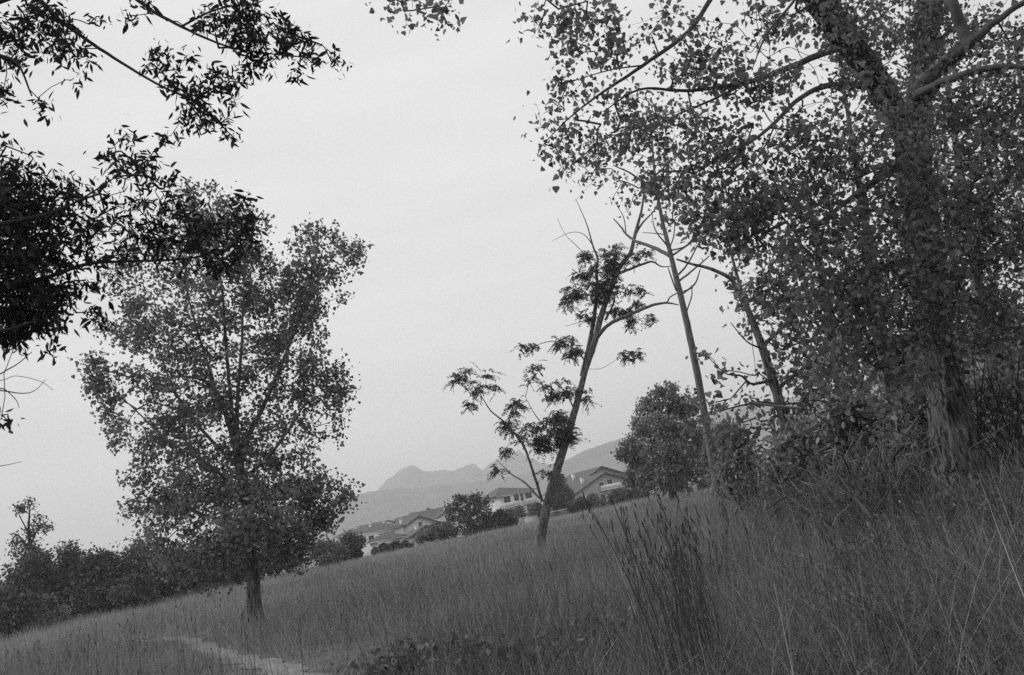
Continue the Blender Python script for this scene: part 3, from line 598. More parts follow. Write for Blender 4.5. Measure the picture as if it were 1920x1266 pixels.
# ------------------------------------------------------------------ near dark tree overhanging on the left
Yn = 5.2
def near_extra(lf, lb, P, par, tips, M0, c, rng):
    for L in [[(-150, 622, 5, 3), (-40, 705, 5, 1.6), (20, 690, 5, 1.2), (60, 660, 5, .8)], [(-150, 622, 5, 3), (-40, 715, 5, 1.6), (20, 735, 5, 1.1), (60, 735, 5, .8), (86, 712, 5, .5)], [(-2, 728, 5, 1), (10, 731, 5, 1), (30, 750, 5, .8), (36, 765, 5, .6)],
              [(-150, 622, 5, 3), (-20, 708, 5, 1), (30, 705, 5, .6), (75, 715, 5, .5), (100, 732, 5, .4)], [(-60, 880, 5, 1), (0, 874, 5, .7), (40, 866, 5, .4)]]:
        p, r = limb_px(L, 6); tube(lb, p, r, 4)
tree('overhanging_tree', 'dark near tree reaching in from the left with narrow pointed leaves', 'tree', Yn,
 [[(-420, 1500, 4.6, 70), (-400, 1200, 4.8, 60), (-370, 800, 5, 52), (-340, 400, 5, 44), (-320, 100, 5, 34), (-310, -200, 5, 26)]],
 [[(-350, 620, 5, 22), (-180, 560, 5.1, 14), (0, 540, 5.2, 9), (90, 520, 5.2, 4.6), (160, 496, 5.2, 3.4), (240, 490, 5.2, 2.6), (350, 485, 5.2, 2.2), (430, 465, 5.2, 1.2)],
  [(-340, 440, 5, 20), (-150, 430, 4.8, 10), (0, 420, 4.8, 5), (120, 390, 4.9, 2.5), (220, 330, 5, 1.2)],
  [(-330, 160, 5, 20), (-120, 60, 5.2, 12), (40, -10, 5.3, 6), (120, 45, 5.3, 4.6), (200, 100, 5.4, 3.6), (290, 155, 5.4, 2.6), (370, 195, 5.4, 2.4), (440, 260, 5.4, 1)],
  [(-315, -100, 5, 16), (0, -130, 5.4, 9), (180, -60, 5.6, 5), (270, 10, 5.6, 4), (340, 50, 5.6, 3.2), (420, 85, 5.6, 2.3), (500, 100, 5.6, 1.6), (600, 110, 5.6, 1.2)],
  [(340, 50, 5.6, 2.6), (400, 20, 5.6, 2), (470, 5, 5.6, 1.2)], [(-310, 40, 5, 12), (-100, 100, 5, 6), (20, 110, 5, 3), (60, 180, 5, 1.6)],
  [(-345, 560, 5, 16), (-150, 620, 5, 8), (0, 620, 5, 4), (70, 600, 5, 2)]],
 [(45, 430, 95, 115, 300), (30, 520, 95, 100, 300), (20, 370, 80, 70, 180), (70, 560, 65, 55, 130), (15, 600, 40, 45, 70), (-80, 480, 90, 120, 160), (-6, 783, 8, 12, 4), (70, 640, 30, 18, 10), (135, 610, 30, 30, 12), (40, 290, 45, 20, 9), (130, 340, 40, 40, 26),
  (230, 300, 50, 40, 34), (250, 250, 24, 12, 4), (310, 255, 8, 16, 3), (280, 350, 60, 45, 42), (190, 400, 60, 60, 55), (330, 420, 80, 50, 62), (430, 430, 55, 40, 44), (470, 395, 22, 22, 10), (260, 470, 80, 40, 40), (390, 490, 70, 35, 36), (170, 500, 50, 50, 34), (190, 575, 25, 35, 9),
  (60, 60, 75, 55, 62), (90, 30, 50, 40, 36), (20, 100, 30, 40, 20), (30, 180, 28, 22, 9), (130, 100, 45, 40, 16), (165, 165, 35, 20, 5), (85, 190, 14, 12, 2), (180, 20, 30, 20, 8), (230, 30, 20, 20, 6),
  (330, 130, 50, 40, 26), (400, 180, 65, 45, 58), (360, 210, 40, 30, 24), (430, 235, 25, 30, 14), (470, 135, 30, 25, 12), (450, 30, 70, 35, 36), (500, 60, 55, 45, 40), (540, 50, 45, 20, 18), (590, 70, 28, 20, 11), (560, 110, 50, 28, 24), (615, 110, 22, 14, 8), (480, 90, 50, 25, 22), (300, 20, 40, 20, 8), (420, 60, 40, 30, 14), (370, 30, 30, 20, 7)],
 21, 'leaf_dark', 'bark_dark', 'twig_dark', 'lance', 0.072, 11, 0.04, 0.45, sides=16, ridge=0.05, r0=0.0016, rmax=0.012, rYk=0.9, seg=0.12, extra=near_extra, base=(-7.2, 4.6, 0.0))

# ------------------------------------------------------------------ leaning locust
Yl = 31.0
def pinnate(lf, P, D, rng, ln):
    """compound leaves: a thin rachis with pairs of leaflets"""
    n = len(P); D = D/np.linalg.norm(D, axis=1)[:, None]; pos = []; dr = []
    side = np.cross(D, rng.normal(size=(n, 3))); side /= np.linalg.norm(side, axis=1)[:, None]
    L = ln*rng.uniform(.6, 1.2, (n, 1))
    for k in range(8):
        t = (k+1)/8; q = P+D*L*t+np.array([0, 0, -1])*(L*0.45*t*t)
        for s in (-1, 1):
            pos.append(q); dr.append(side*s+D*0.35+np.array([0, 0, -.35]))
    pos = np.concatenate(pos); dr = np.concatenate(dr)
    leaves(lf, pos, dr, 0.075*rng.uniform(.8, 1.2, len(pos)), rng, 'oval', 0.2)
def locust_extra(lf, lb, P, par, tips, M0, c, rng):
    s = np.repeat(tips, 2+rng.poisson(2.4, len(tips))); D = rng.normal(0, .8, (len(s), 3))*np.array([1, 1, .45]); D[:, 2] += .05
    pinnate(lf, P[s]+rng.normal(0, .09, (len(s), 3)), D, rng, 0.36)
tree('locust_tree', 'thin leaning locust with feathery leaves in the middle of the field', 'tree', Yl,
 [[(1014, 1010, Yl, 9), (1020, 975, Yl, 8.2), (1031, 925, Yl, 7.6), (1050, 862, Yl, 7.2), (1075, 780, Yl, 6.6), (1096, 700, Yl, 5.8), (1115, 640, Yl, 6.4), (1131, 580, Yl, 5.6), (1146, 540, Yl, 5), (1161, 502, Yl, 4.4), (1182, 474, Yl, 3.8), (1191, 438, Yl, 3.2), (1202, 398, Yl, 2.6), (1207, 362, Yl, 1.8), (1206, 335, Yl, 1.2)],
  [(1093, 705, Yl, 6), (1105, 645, Yl+.3, 4.2), (1114, 595, Yl+.4, 3.8), (1120, 540, Yl+.5, 3.2), (1118, 505, Yl+.5, 2.8), (1121, 485, Yl+.5, 2.4), (1112, 462, Yl+.5, 1.8), (1100, 420, Yl+.5, 1), (1080, 374, Yl+.5, .5)]],
 [[(1117, 636, Yl, 4.4), (1140, 610, Yl-.4, 3.8), (1180, 590, Yl-.8, 3.2), (1222, 573, Yl-1.1, 2.8), (1250, 568, Yl-1.3, 2), (1272, 572, Yl-1.5, 1.2)],
  [(1250, 568, Yl-1.3, 1.6), (1258, 556, Yl-1.4, 1.4), (1275, 548, Yl-1.5, 1), (1300, 540, Yl-1.6, .7)],
  [(1160, 513, Yl, 3), (1180, 505, Yl+.3, 2.6), (1220, 491, Yl+.6, 2.2), (1240, 500, Yl+.7, 1.4), (1262, 499, Yl+.8, .8)],
  [(1191, 440, Yl, 2.2), (1205, 418, Yl, 1.8), (1228, 393, Yl, 1.2), (1235, 370, Yl, .8)],
  [(1135, 600, Yl, 2.2), (1150, 570, Yl+.3, 1.8), (1152, 550, Yl+.4, 1)],
  [(1113, 462, Yl+.5, 1.2), (1095, 440, Yl+.5, .8), (1070, 436, Yl+.5, .6), (1035, 452, Yl+.5, .4)], [(1104, 485, Yl+.5, .9), (1080, 460, Yl+.5, .7), (1060, 440, Yl+.5, .5), (1045, 410, Yl+.5, .4)],
  [(1017, 940, Yl, 3), (1001, 890, Yl-.3, 2.6), (986, 845, Yl-.5, 2.1), (970, 820, Yl-.7, 1.8), (950, 795, Yl-.9, 1.5), (920, 770, Yl-1.2, 1.2), (902, 742, Yl-1.4, .9), (886, 722, Yl-1.5, .6)],
  [(1012, 935, Yl, 2), (985, 906, Yl+.4, 1.6), (960, 890, Yl+.7, 1.2), (945, 876, Yl+.9, .8), (930, 862, Yl+1, .5)],
  [(1078, 770, Yl, 1.6), (1060, 735, Yl, 1.3), (1040, 718, Yl, 1)], [(1100, 690, Yl, 1.4), (1085, 660, Yl, 1.2), (1040, 640, Yl, .9), (990, 652, Yl, .6)],
  [(1055, 850, Yl, 1.6), (1035, 815, Yl, 1.2), (1005, 780, Yl, .8), (985, 745, Yl, .4)], [(1096, 692, Yl, .5), (1130, 690, Yl, .45), (1165, 668, Yl, .4)],
  [(1130, 590, Yl, .8), (1095, 602, Yl, .6), (1060, 612, Yl, .4)]],
 [(886, 716, 34, 24, 22), (923, 721, 12, 9, 5), (880, 760, 14, 12, 6), (956, 763, 14, 22, 8), (953, 806, 22, 14, 12), (973, 793, 20, 18, 9), (993, 653, 20, 10, 9), (1069, 650, 20, 24, 17), (1049, 636, 16, 10, 7),
  (1016, 708, 26, 18, 13), (1042, 733, 22, 18, 17), (1036, 800, 34, 28, 34), (1016, 832, 24, 20, 18), (1000, 815, 20, 18, 10), (1050, 825, 14, 18, 8), (1059, 776, 18, 18, 11), (1096, 753, 11, 20, 7), (1076, 830, 16, 13, 8), (943, 882, 10, 7, 4), (950, 846, 13, 7, 5), (1019, 880, 8, 10, 3), (985, 770, 18, 18, 5),
  (1155, 482, 32, 16, 22), (1100, 486, 18, 8, 8), (1093, 510, 30, 10, 20), (1144, 506, 24, 12, 18), (1088, 548, 26, 17, 22), (1066, 566, 15, 9, 8), (1155, 543, 32, 12, 26), (1128, 530, 25, 9, 16), (1115, 564, 13, 11, 9), (1206, 544, 9, 6, 4),
  (1190, 564, 14, 6, 5), (1164, 586, 20, 13, 14), (1190, 603, 16, 9, 9), (1214, 600, 11, 6, 5), (1095, 597, 14, 7, 7), (1199, 474, 20, 8, 8), (1170, 664, 14, 8, 7), (1195, 665, 6, 6, 2)],
 31, 'leaf_locust', 'bark', 'bark', 'oval', 0.03, 0.0, 0.05, 0.3, sides=12, ridge=0.06, r0=0.0045, rmax=0.018, rYk=0.8, seg=0.35, dens=1.2, extra=locust_extra)

# ------------------------------------------------------------------ slim trees
Ys = 17.0
slim_tw = [[(1268, 545, Ys, 1.6), (1257, 515, Ys-.3, 1.2), (1252, 500, Ys-.4, .7)], [(1254, 468, Ys, 1.6), (1263, 444, Ys+.3, 1.3), (1266, 408, Ys+.5, .9)], [(1246, 440, Ys, 1.3), (1232, 438, Ys, 1), (1205, 436, Ys, .6)],
           [(1258, 470, Ys, 1.8), (1285, 462, Ys-.4, 1.4), (1300, 445, Ys-.6, 1)], [(1262, 478, Ys, 2.2), (1295, 455, Ys+.6, 1.8), (1325, 425, Ys+.9, 1.2)], [(1250, 460, Ys, 1.5), (1228, 430, Ys-.4, 1.1), (1222, 395, Ys-.5, .6)]]
tree('slim_tree', 'slim tree with straight bare trunk in front of the round dense tree', 'tree', Ys,
 [[(1347, 935, Ys, 8.94), (1338, 880, Ys, 7.91), (1325, 800, Ys, 7.22), (1311, 720, Ys, 6.60), (1291, 620, Ys, 6.05), (1275, 550, Ys, 5.50), (1258, 480, Ys, 4.54), (1241, 410, Ys, 3.58), (1229, 340, Ys, 2.75), (1222, 260, Ys, 1.93), (1216, 190, Ys, 1.10)]],
 [[(1256, 480, Ys, 4), (1222, 463, Ys+.4, 3.4), (1192, 452, Ys+.7, 2.8), (1174, 439, Ys+.9, 2.2), (1163, 424, Ys+1, 1.6), (1150, 410, Ys+1, .9)], [(1174, 439, Ys+.9, 1.3), (1170, 410, Ys+1, 1), (1160, 390, Ys+1, .6)],
  [(1264, 522, Ys, 2.4), (1284, 502, Ys-.3, 2), (1300, 476, Ys-.5, 1.5), (1318, 440, Ys-.6, .9)], [(1272, 528, Ys, 2.2), (1300, 506, Ys+.4, 1.8), (1330, 480, Ys+.7, 1.2)], [(1278, 552, Ys, 2), (1303, 532, Ys, 1.6), (1313, 505, Ys, 1)], [(1287, 585, Ys, 1.6), (1297, 555, Ys+.2, 1.3), (1296, 535, Ys+.2, .8)],
  [(1234, 370, Ys, 2.4), (1190, 330, Ys-.5, 1.8), (1150, 310, Ys-.8, 1.1)], [(1228, 330, Ys, 2), (1270, 290, Ys+.5, 1.4), (1300, 250, Ys+.7, .8)]]+slim_tw,
 [(1205, 215, 50, 45, 34), (1240, 300, 50, 45, 36), (1175, 330, 45, 35, 26), (1290, 360, 55, 45, 34), (1160, 385, 26, 16, 9), (1210, 380, 40, 25, 14), (1270, 230, 45, 40, 26), (1135, 280, 45, 35, 20), (1320, 430, 35, 30, 16), (1250, 400, 25, 20, 8),
  (1300, 750, 14, 14, 5), (1345, 790, 28, 20, 12, -1), (1310, 800, 22, 20, 8, -1)],
 41, 'leaf_poplar', 'bark_pale', 'bark_pale', 'poplar', 0.10, 7, 0.13, 0.6, sides=14, ridge=0.03, r0=0.0035, rmax=0.02, rYk=0.9, seg=0.3)
Y2 = 15.0
tree('slim_tree', 'leaning slim tree clothed in leaves right of the bare trunk', 'tree', Y2,
 [[(1505, 890, Y2, 10.36), (1475, 800, Y2, 9.25), (1448, 710, Y2, 8.51), (1427, 645, Y2, 7.77), (1407, 592, Y2, 6.66), (1387, 552, Y2, 5.33), (1370, 523, Y2, 4.00), (1332, 504, Y2, 3.11), (1300, 496, Y2, 2.37), (1268, 486, Y2, 1.63)],
  [(1403, 585, Y2, 4.44), (1391, 548, Y2+.3, 3.70), (1380, 510, Y2+.4, 3.11), (1371, 475, Y2+.5, 2.37), (1362, 430, Y2+.5, 1.48), (1350, 380, Y2+.5, 0.74)]],
 [[(1448, 712, Y2, 3.4), (1410, 720, Y2-.5, 2.6), (1390, 705, Y2-.7, 2), (1360, 700, Y2-.9, 1.3), (1330, 672, Y2-1, .8)], [(1430, 655, Y2, 2), (1400, 640, Y2-.4, 1.4), (1370, 605, Y2-.6, .8)], [(1460, 760, Y2, 3), (1420, 755, Y2-.8, 2.2), (1350, 770, Y2-1.3, 1.2)],
  [(1430, 650, Y2, 4), (1480, 600, Y2+.5, 3), (1520, 540, Y2+.8, 2)], [(1455, 730, Y2, 4), (1520, 680, Y2-.4, 3), (1570, 640, Y2-.6, 1.8)]],
 [(1405, 600, 30, 20, 12), (1450, 570, 50, 50, 34), (1480, 640, 55, 60, 52), (1440, 690, 35, 40, 18), (1380, 700, 25, 12, 6), (1330, 662, 10, 8, 4), (1350, 702, 5, 5, 2), (1520, 560, 60, 60, 52), (1540, 660, 60, 60, 60), (1500, 740, 60, 45, 50), (1420, 760, 45, 25, 20), (1370, 760, 40, 20, 14), (1560, 760, 60, 45, 50),
  (1370, 480, 35, 35, 14), (1350, 420, 40, 40, 20), (1400, 520, 40, 40, 16), (1460, 480, 50, 50, 34), (1335, 760, 20, 12, 5), (1430, 805, 45, 32, 34), (1480, 825, 45, 38, 36), (1390, 825, 36, 28, 18), (1450, 760, 30, 25, 16)],
 42, 'leaf_poplar', 'bark', 'twig', 'poplar', 0.105, 8, 0.13, 0.55, sides=14, ridge=0.04, r0=0.0035, rmax=0.02, rYk=1.0, seg=0.3)

# ------------------------------------------------------------------ the great poplar on the right
Yr = 9.4
def ivy_extra(lf, lb, P, par, tips, M0, c, rng):
    # ivy on the stems: leaves close on the bark of trunk and forks
    stems = [([(1774, 710, Yr, 35), (1752, 600, Yr, 33), (1732, 450, Yr, 32), (1718, 330, Yr, 31), (1708, 225, Yr, 31)], 550), ([(1712, 240, Yr, 25), (1735, 100, Yr+.2, 22), (1745, 0, Yr+.4, 21), (1745, -120, Yr+.6, 20)], 1300),
             ([(1700, 235, Yr, 28), (1645, 155, Yr-.5, 25), (1590, 80, Yr-.9, 25), (1530, -10, Yr-1.4, 27)], 800), ([(1720, 175, Yr-.1, 17), (1770, 120, Yr-.4, 16), (1815, 85, Yr-.7, 14)], 160)]
    for L, n in stems:
        p, r = limb_px(L, 8); k = rng.integers(0, len(p)-1, n); t = rng.uniform(0, 1, (n, 1)); q = p[k]*(1-t)+p[k+1]*t
        d = rng.normal(size=(n, 3)); d[:, 2] *= .3; d /= np.linalg.norm(d, axis=1)[:, None]
        leaves(lf, q+d*(r[k][:, None]*1.02+rng.gamma(1.2, .05, (n, 1))), d*.6+rng.normal(0, .5, (n, 3))-(0, 0, .7), 0.06*rng.uniform(.6, 1.3, n), rng, 'poplar', .3)
    # bare hanging shoots
    for _ in range(150):
        px, py = rng.uniform(1380, 1960), rng.uniform(-20, 640); Yq = Yr+rng.uniform(-2.2, 1.5); L = [(px, py, Yq, .9)]
        ang = rng.normal(1.57, .8) if rng.uniform() < .7 else rng.uniform(0, 6.28)
        for k in range(4):
            ang += rng.normal(0, .35); px += math.cos(ang)*rng.uniform(20, 55); py += math.sin(ang)*rng.uniform(20, 55); L.append((px, py, Yq+rng.normal(0, .1), .8-.15*k))
        p, r = limb_px(L, 4); tube(lb, p, np.maximum(r, .0022), 4)
big = tree('great_poplar', 'massive ivy clad poplar with furrowed trunk on the right bank', 'tree', Yr,
 [[(1808, 925, Yr, 52), (1797, 870, Yr, 40), (1783, 800, Yr, 34), (1772, 700, Yr, 31), (1752, 600, Yr, 32), (1732, 450, Yr, 31), (1718, 330, Yr, 30), (1708, 235, Yr, 30)],
  [(1710, 270, Yr, 26), (1645, 155, Yr-.5, 24), (1590, 80, Yr-.9, 24), (1530, -10, Yr-1.4, 26), (1455, -130, Yr-2, 26), (1380, -260, Yr-2.4, 28)],
  [(1712, 270, Yr, 24), (1735, 100, Yr+.2, 21), (1745, 0, Yr+.4, 20), (1745, -130, Yr+.6, 19), (1740, -300, Yr+.8, 20)]],
 [[(1706, 215, Yr, 16.00), (1730, 160, Yr-.2, 15.20), (1770, 120, Yr-.4, 13.60), (1815, 85, Yr-.7, 11.20), (1870, 38, Yr-.9, 7.20), (1945, -10, Yr-1.1, 5.60), (2060, -60, Yr-1.3, 4.00)], [(1815, 85, Yr-.7, 11.20), (1802, 50, Yr-.7, 10.40), (1788, 5, Yr-.8, 9.60), (1775, -70, Yr-.8, 8.80), (1760, -180, Yr-.8, 6.40)],
  [(1715, 180, Yr-.2, 10.14), (1790, 145, Yr-.8, 8.58), (1870, 126, Yr-1.1, 6.24), (1960, 132, Yr-1.3, 4.68), (2080, 160, Yr-1.3, 2.34)],
  [(1600, 95, Yr-.9, 7.80), (1560, 95, Yr-1, 7.02), (1470, 130, Yr-1.2, 5.85), (1400, 155, Yr-1.3, 4.68), (1290, 170, Yr-1.5, 3.12), (1200, 168, Yr-1.6, 2.18), (1130, 210, Yr-1.6, 1.09)], [(1400, 155, Yr-1.3, 3.12), (1330, 190, Yr-1.1, 2.50), (1270, 215, Yr-1, 1.87), (1230, 240, Yr-1, 1.09)],
  [(1460, -130, Yr-2, 8.58), (1400, -70, Yr-1.9, 6.24), (1338, -8, Yr-1.9, 4.84), (1290, 60, Yr-1.9, 4.21), (1205, 123, Yr-1.9, 3.43), (1120, 180, Yr-1.9, 2.34), (1060, 228, Yr-1.9, 1.40), (1015, 275, Yr-1.9, .9)], [(1205, 123, Yr-1.9, 1.72), (1150, 130, Yr-2, 1.25), (1080, 150, Yr-2, .9)],
  [(1450, -140, Yr-2, 7.80), (1300, -150, Yr-2.2, 5.46), (1150, -120, Yr-2.4, 3.90), (1050, -60, Yr-2.4, 2.34), (1020, 10, Yr-2.4, 1.09)], [(1150, -120, Yr-2.4, 3.12), (980, -110, Yr-2.6, 2.34), (850, -60, Yr-2.7, 1.56), (760, -30, Yr-2.7, 0.94), (720, -5, Yr-2.7, .6)],
  [(1480, -95, Yr-1.8, 4.68), (1500, -20, Yr-2.2, 3.12), (1440, 60, Yr-2.4, 2.03), (1410, 130, Yr-2.4, 0.94)], [(1650, 165, Yr-.4, 7.02), (1560, 160, Yr-1, 6.24), (1500, 185, Yr-1.3, 4.68), (1430, 250, Yr-1.6, 3.12), (1350, 300, Yr-1.8, 1.56)],
  [(1706, 300, Yr, 7.80), (1640, 340, Yr-.8, 6.24), (1560, 400, Yr-1.4, 3.90), (1470, 470, Yr-1.8, 2.34), (1420, 540, Yr-2, 1.17)], [(1712, 380, Yr, 7.02), (1780, 360, Yr-.7, 5.46), (1860, 400, Yr-1.2, 3.12), (1930, 470, Yr-1.4, 1.56)],
  [(1728, 480, Yr, 6.24), (1660, 500, Yr-.9, 4.68), (1580, 560, Yr-1.4, 3.12), (1520, 640, Yr-1.7, 1.56)], [(1740, 560, Yr, 5.46), (1820, 560, Yr-.9, 3.90), (1890, 620, Yr-1.2, 1.95)], [(1755, 640, Yr, 4.68), (1690, 640, Yr-1, 3.12), (1620, 690, Yr-1.3, 1.56)]],
 [(1080, 40, 80, 45, 46, -2.2), (1130, 80, 50, 40, 26, -2.2), (1035, 30, 35, 25, 12, -2.3), (1060, 175, 40, 35, 16, -1.9), (1035, 255, 25, 40, 12, -1.9), (1100, 240, 40, 40, 20, -1.9), (1140, 180, 40, 30, 14, -1.8), (1065, 300, 30, 20, 10, -1.9), (1120, 310, 40, 30, 22, -1.7),
  (760, 8, 50, 12, 12, -2.7), (850, 5, 40, 10, 8, -2.7), (820, 15, 12, 10, 3, -2.7), (1180, 240, 50, 40, 30, -1.5), (1240, 60, 40, 40, 12, -1.9), (1330, 75, 55, 45, 34, -2.1), (1420, 60, 45, 50, 20, -2.2), (1300, 140, 60, 35, 30, -1.6), (1390, 160, 55, 40, 34, -1.4), (1480, 40, 45, 35, 16, -1.8), (1470, 170, 60, 45, 40, -1.3),
  (1250, 240, 60, 45, 42, -1.2), (1350, 240, 70, 50, 52, -1.4), (1280, 330, 80, 50, 60, -1.4), (1400, 330, 90, 60, 84, -1.5), (1500, 270, 80, 55, 70, -1.3), (1340, 420, 60, 45, 40, -1.6), (1450, 420, 80, 60, 84, -1.6), (1550, 360, 90, 70, 100, -1.1), (1560, 470, 90, 70, 110, -1.3), (1470, 520, 70, 50, 60, -1.8), (1570, 580, 85, 60, 90, -1.4),
  (1640, 300, 80, 60, 80, -.8), (1660, 420, 80, 70, 100, -.9), (1650, 540, 80, 70, 100, -1), (1600, 660, 70, 50, 60, -1.3), (1700, 620, 70, 60, 60, -1.1), (1580, 40, 60, 50, 40, -1.8), (1640, 80, 60, 60, 44, .3), (1690, 30, 60, 50, 50, .4), (1800, 60, 70, 60, 60, .4), (1880, 80, 70, 60, 70, -.6), (1860, 180, 80, 60, 90, -.9),
  (1790, 220, 70, 50, 60, -.8), (1940, 250, 80, 80, 80, -1), (1850, 320, 80, 70, 100, -1), (1780, 420, 80, 70, 90, -.9), (1890, 450, 80, 80, 110, -1.2), (1820, 560, 80, 70, 90, -.9), (1900, 620, 80, 70, 80, -1.1), (2020, 150, 90, 90, 60, -1), (2020, 400, 90, 120, 90, -1), (1620, 180, 60, 50, 50, -1), (1550, 130, 45, 30, 16, -1.4), (1720, 700, 60, 30, 24, -1.2), (1715, 330, 60, 80, 60, -1.3), (1735, 470, 60, 80, 70, -1.4), (1755, 600, 60, 60, 60, -1.3), (1700, 240, 50, 50, 30, -1.2), (1600, 250, 60, 50, 20, -1.9), (1640, 600, 70, 60, 26, -1.6), (1700, 680, 60, 40, 22, -1.5), (1560, 690, 70, 40, 26, -1.5)],
 51, 'leaf_poplar', 'bark_great', 'twig', 'poplar', 0.062, 14, 0.10, 0.55, sides=96, ridge=0.06, r0=0.0025, rmax=0.018, rYk=0.75, seg=0.22, extra=ivy_extra, bare=260)
for n_ in big.children: pass

# ------------------------------------------------------------------ wood behind the great poplar
def wood_tree(label, px, py, Y, top, lean, seed, clumps, leaf='leaf_forest', r=11, size=.12, per=6, name='wood_tree'):
    tr_ = [[(px, py, Y, r), (px+lean*.35, py+(top-py)*.35, Y, r*.85), (px+lean*.7, py+(top-py)*.7, Y, r*.6), (px+lean, top, Y, r*.3)]]
    rng = np.random.default_rng(seed); lim = []
    for k in range(5):
        t = .3+.13*k; x0, y0 = px+lean*t, py+(top-py)*t; s = rng.choice([-1, 1]); lim.append([(x0, y0, Y, r*.4), (x0+s*50, y0-50, Y+rng.normal(0, .8), r*.25), (x0+s*100, y0-80, Y+rng.normal(0, 1.4), r*.1)])
    return tree(name, label, 'tree', Y, tr_, lim, clumps, seed, leaf, 'bark', 'twig', 'tri', size, per, .17, .4, sides=10, ridge=.03, r0=.0035, rmax=.02, rYk=1.2, seg=.35)
wood_tree('slender dark wood tree glimpsed behind the massive trunk on its left', 1690, 850, 14.5, 150, -110, 61, [(1630, 560, 80, 70, 40), (1660, 460, 90, 80, 60), (1650, 740, 80, 50, 50), (1590, 380, 80, 80, 30), (1700, 330, 70, 80, 50), (1560, 730, 60, 40, 20)])
wood_tree('dark wood tree right of the massive trunk', 1880, 830, 13.5, 60, -120, 62, [(1850, 640, 100, 80, 130), (1800, 480, 90, 90, 120), (1880, 380, 100, 90, 130), (1840, 230, 90, 80, 100), (1900, 720, 80, 60, 90), (1800, 340, 70, 70, 70), (1900, 120, 90, 70, 60)])
wood_tree('thick foliaged wood tree filling the right edge', 2010, 820, 15, 60, -110, 63, [(1960, 600, 110, 110, 150), (1980, 420, 120, 110, 150), (1960, 240, 110, 100, 110), (1950, 720, 100, 80, 110), (2080, 520, 100, 130, 90), (2080, 300, 100, 120, 80)])
wood_tree('wood tree deep behind the right bank', 1800, 810, 20, 200, -90, 64, [(1760, 600, 90, 80, 130), (1740, 450, 100, 90, 130), (1800, 340, 90, 90, 100), (1850, 500, 90, 90, 110), (1880, 680, 100, 60, 110), (1700, 700, 80, 50, 80)], size=.16)
wood_tree('wood tree behind the leaning slim tree', 1600, 870, 19, 330, -90, 65, [(1560, 720, 70, 50, 50), (1540, 590, 70, 60, 30), (1600, 620, 70, 70, 30), (1620, 780, 70, 40, 50)], size=.15)
SG = 'understorey shrubs along the wood edge'
bush('shrub', 'leafy understorey shrub behind the foot of the bare slim trunk', 'shrub', 1400, 890, 16, 150, 110, 71, 2200, .10, 'leaf_forest', 22, SG, shape='oval', airy=.5)
bush('shrub', 'thick understorey shrub below the leaning slim tree', 'shrub', 1500, 880, 14, 170, 120, 72, 2800, .10, 'leaf_forest', 26, SG, shape='oval')
bush('shrub', 'dark understorey shrub left of the massive trunk', 'shrub', 1620, 870, 13, 190, 150, 73, 2600, .10, 'leaf_forest', 26, SG, shape='oval')
bush('shrub', 'dark thicket right behind the massive trunk', 'shrub', 1740, 850, 12.5, 200, 160, 74, 2400, .10, 'leaf_forest', 26, SG, shape='oval')
bush('shrub', 'dark thicket right of the massive trunk', 'shrub', 1890, 830, 11.5, 220, 190, 75, 3600, .10, 'leaf_forest', 26, SG, shape='oval')
bush('shrub', 'deep thicket at the right edge of the wood', 'shrub', 2050, 800, 11.5, 240, 260, 76, 4500, .10, 'leaf_forest', 26, SG, shape='oval')
bush('shrub', 'far thicket closing the view behind the right bank', 'shrub', 1800, 800, 24, 420, 240, 77, 5000, .18, 'leaf_forest', 40, SG)
bush('shrub', 'far thicket closing the view behind the leaning slim tree', 'shrub', 1560, 860, 26, 220, 110, 78, 2000, .18, 'leaf_forest', 30, SG)

# thin slanting stems and reeds
def stems(name, label, cat, px, py, Y, w_, h_, n, seed, m, lean=0.0, sp=0.25, r=.006, bent=.25, group=None, blades=0):
    rng = np.random.default_rng(seed); c = W(px, py, Y); b = base_of(c); a = Acc(); lf = Acc()
    hh = h_*mpp(Y); ww = w_*mpp(Y)
    for _ in range(n):
        p = b+np.array([rng.uniform(-.5, .5)*ww, rng.normal(0, .25)*ww*.6, 0]); p[2] = ground(p[0], p[1])-.05
        d = np.array([lean+rng.normal(0, sp), rng.normal(0, sp), 1.0]); d /= np.linalg.norm(d); L = hh*rng.uniform(.55, 1.1)
        bd = rng.normal(0, bent, 3); bd[2] = -abs(bd[2])*.5
        q = np.array([p+d*L*t+bd*L*t*t for t in np.linspace(0, 1, 6)]); tube(a, q, np.linspace(r, r*.35, 6)*rng.uniform(.6, 1.3), 4, tone=np.full(20, rng.uniform(.1, 1)))
        for k in range(blades):
            t = rng.uniform(.25, .95); at = p+d*L*t+bd*L*t*t; dd = rng.normal(0, .8, (1, 3)); dd[0, 2] += .2
            leaves(lf, at[None], dd, L*rng.uniform(.18, .34), rng, 'strap', .2, curl=.5)
    root = thing(name, tuple(b), label, cat, group)
    a.build('stems', M[m], root, True, -Vector(b))
    if blades: lf.build('foliage', M['weed'], root, False, -Vector(b))
    return root
stems('reed_clump', 'pale slanting reeds left of the massive trunk', 'reeds', 1650, 885, 10.2, 190, 190, 170, 81, 'straw', -.05, .3, .006, .3, 'reed clumps', 3)
stems('reed_clump', 'arching reeds between the two slim trees', 'reeds', 1440, 896, 15, 130, 110, 110, 82, 'straw', -.1, .3, .007, .35, 'reed clumps', 3)
stems('reed_clump', 'dense grey reeds below the leaning slim tree', 'reeds', 1560, 882, 12.5, 200, 150, 180, 83, 'straw', 0, .35, .006, .3, 'reed clumps', 3)
stems('sapling_clump', 'dark slanting saplings right of the massive trunk', 'saplings', 1880, 850, 9.8, 160, 300, 46, 84, 'bark_dark', -.1, .25, .012, .15, 'sapling clumps')
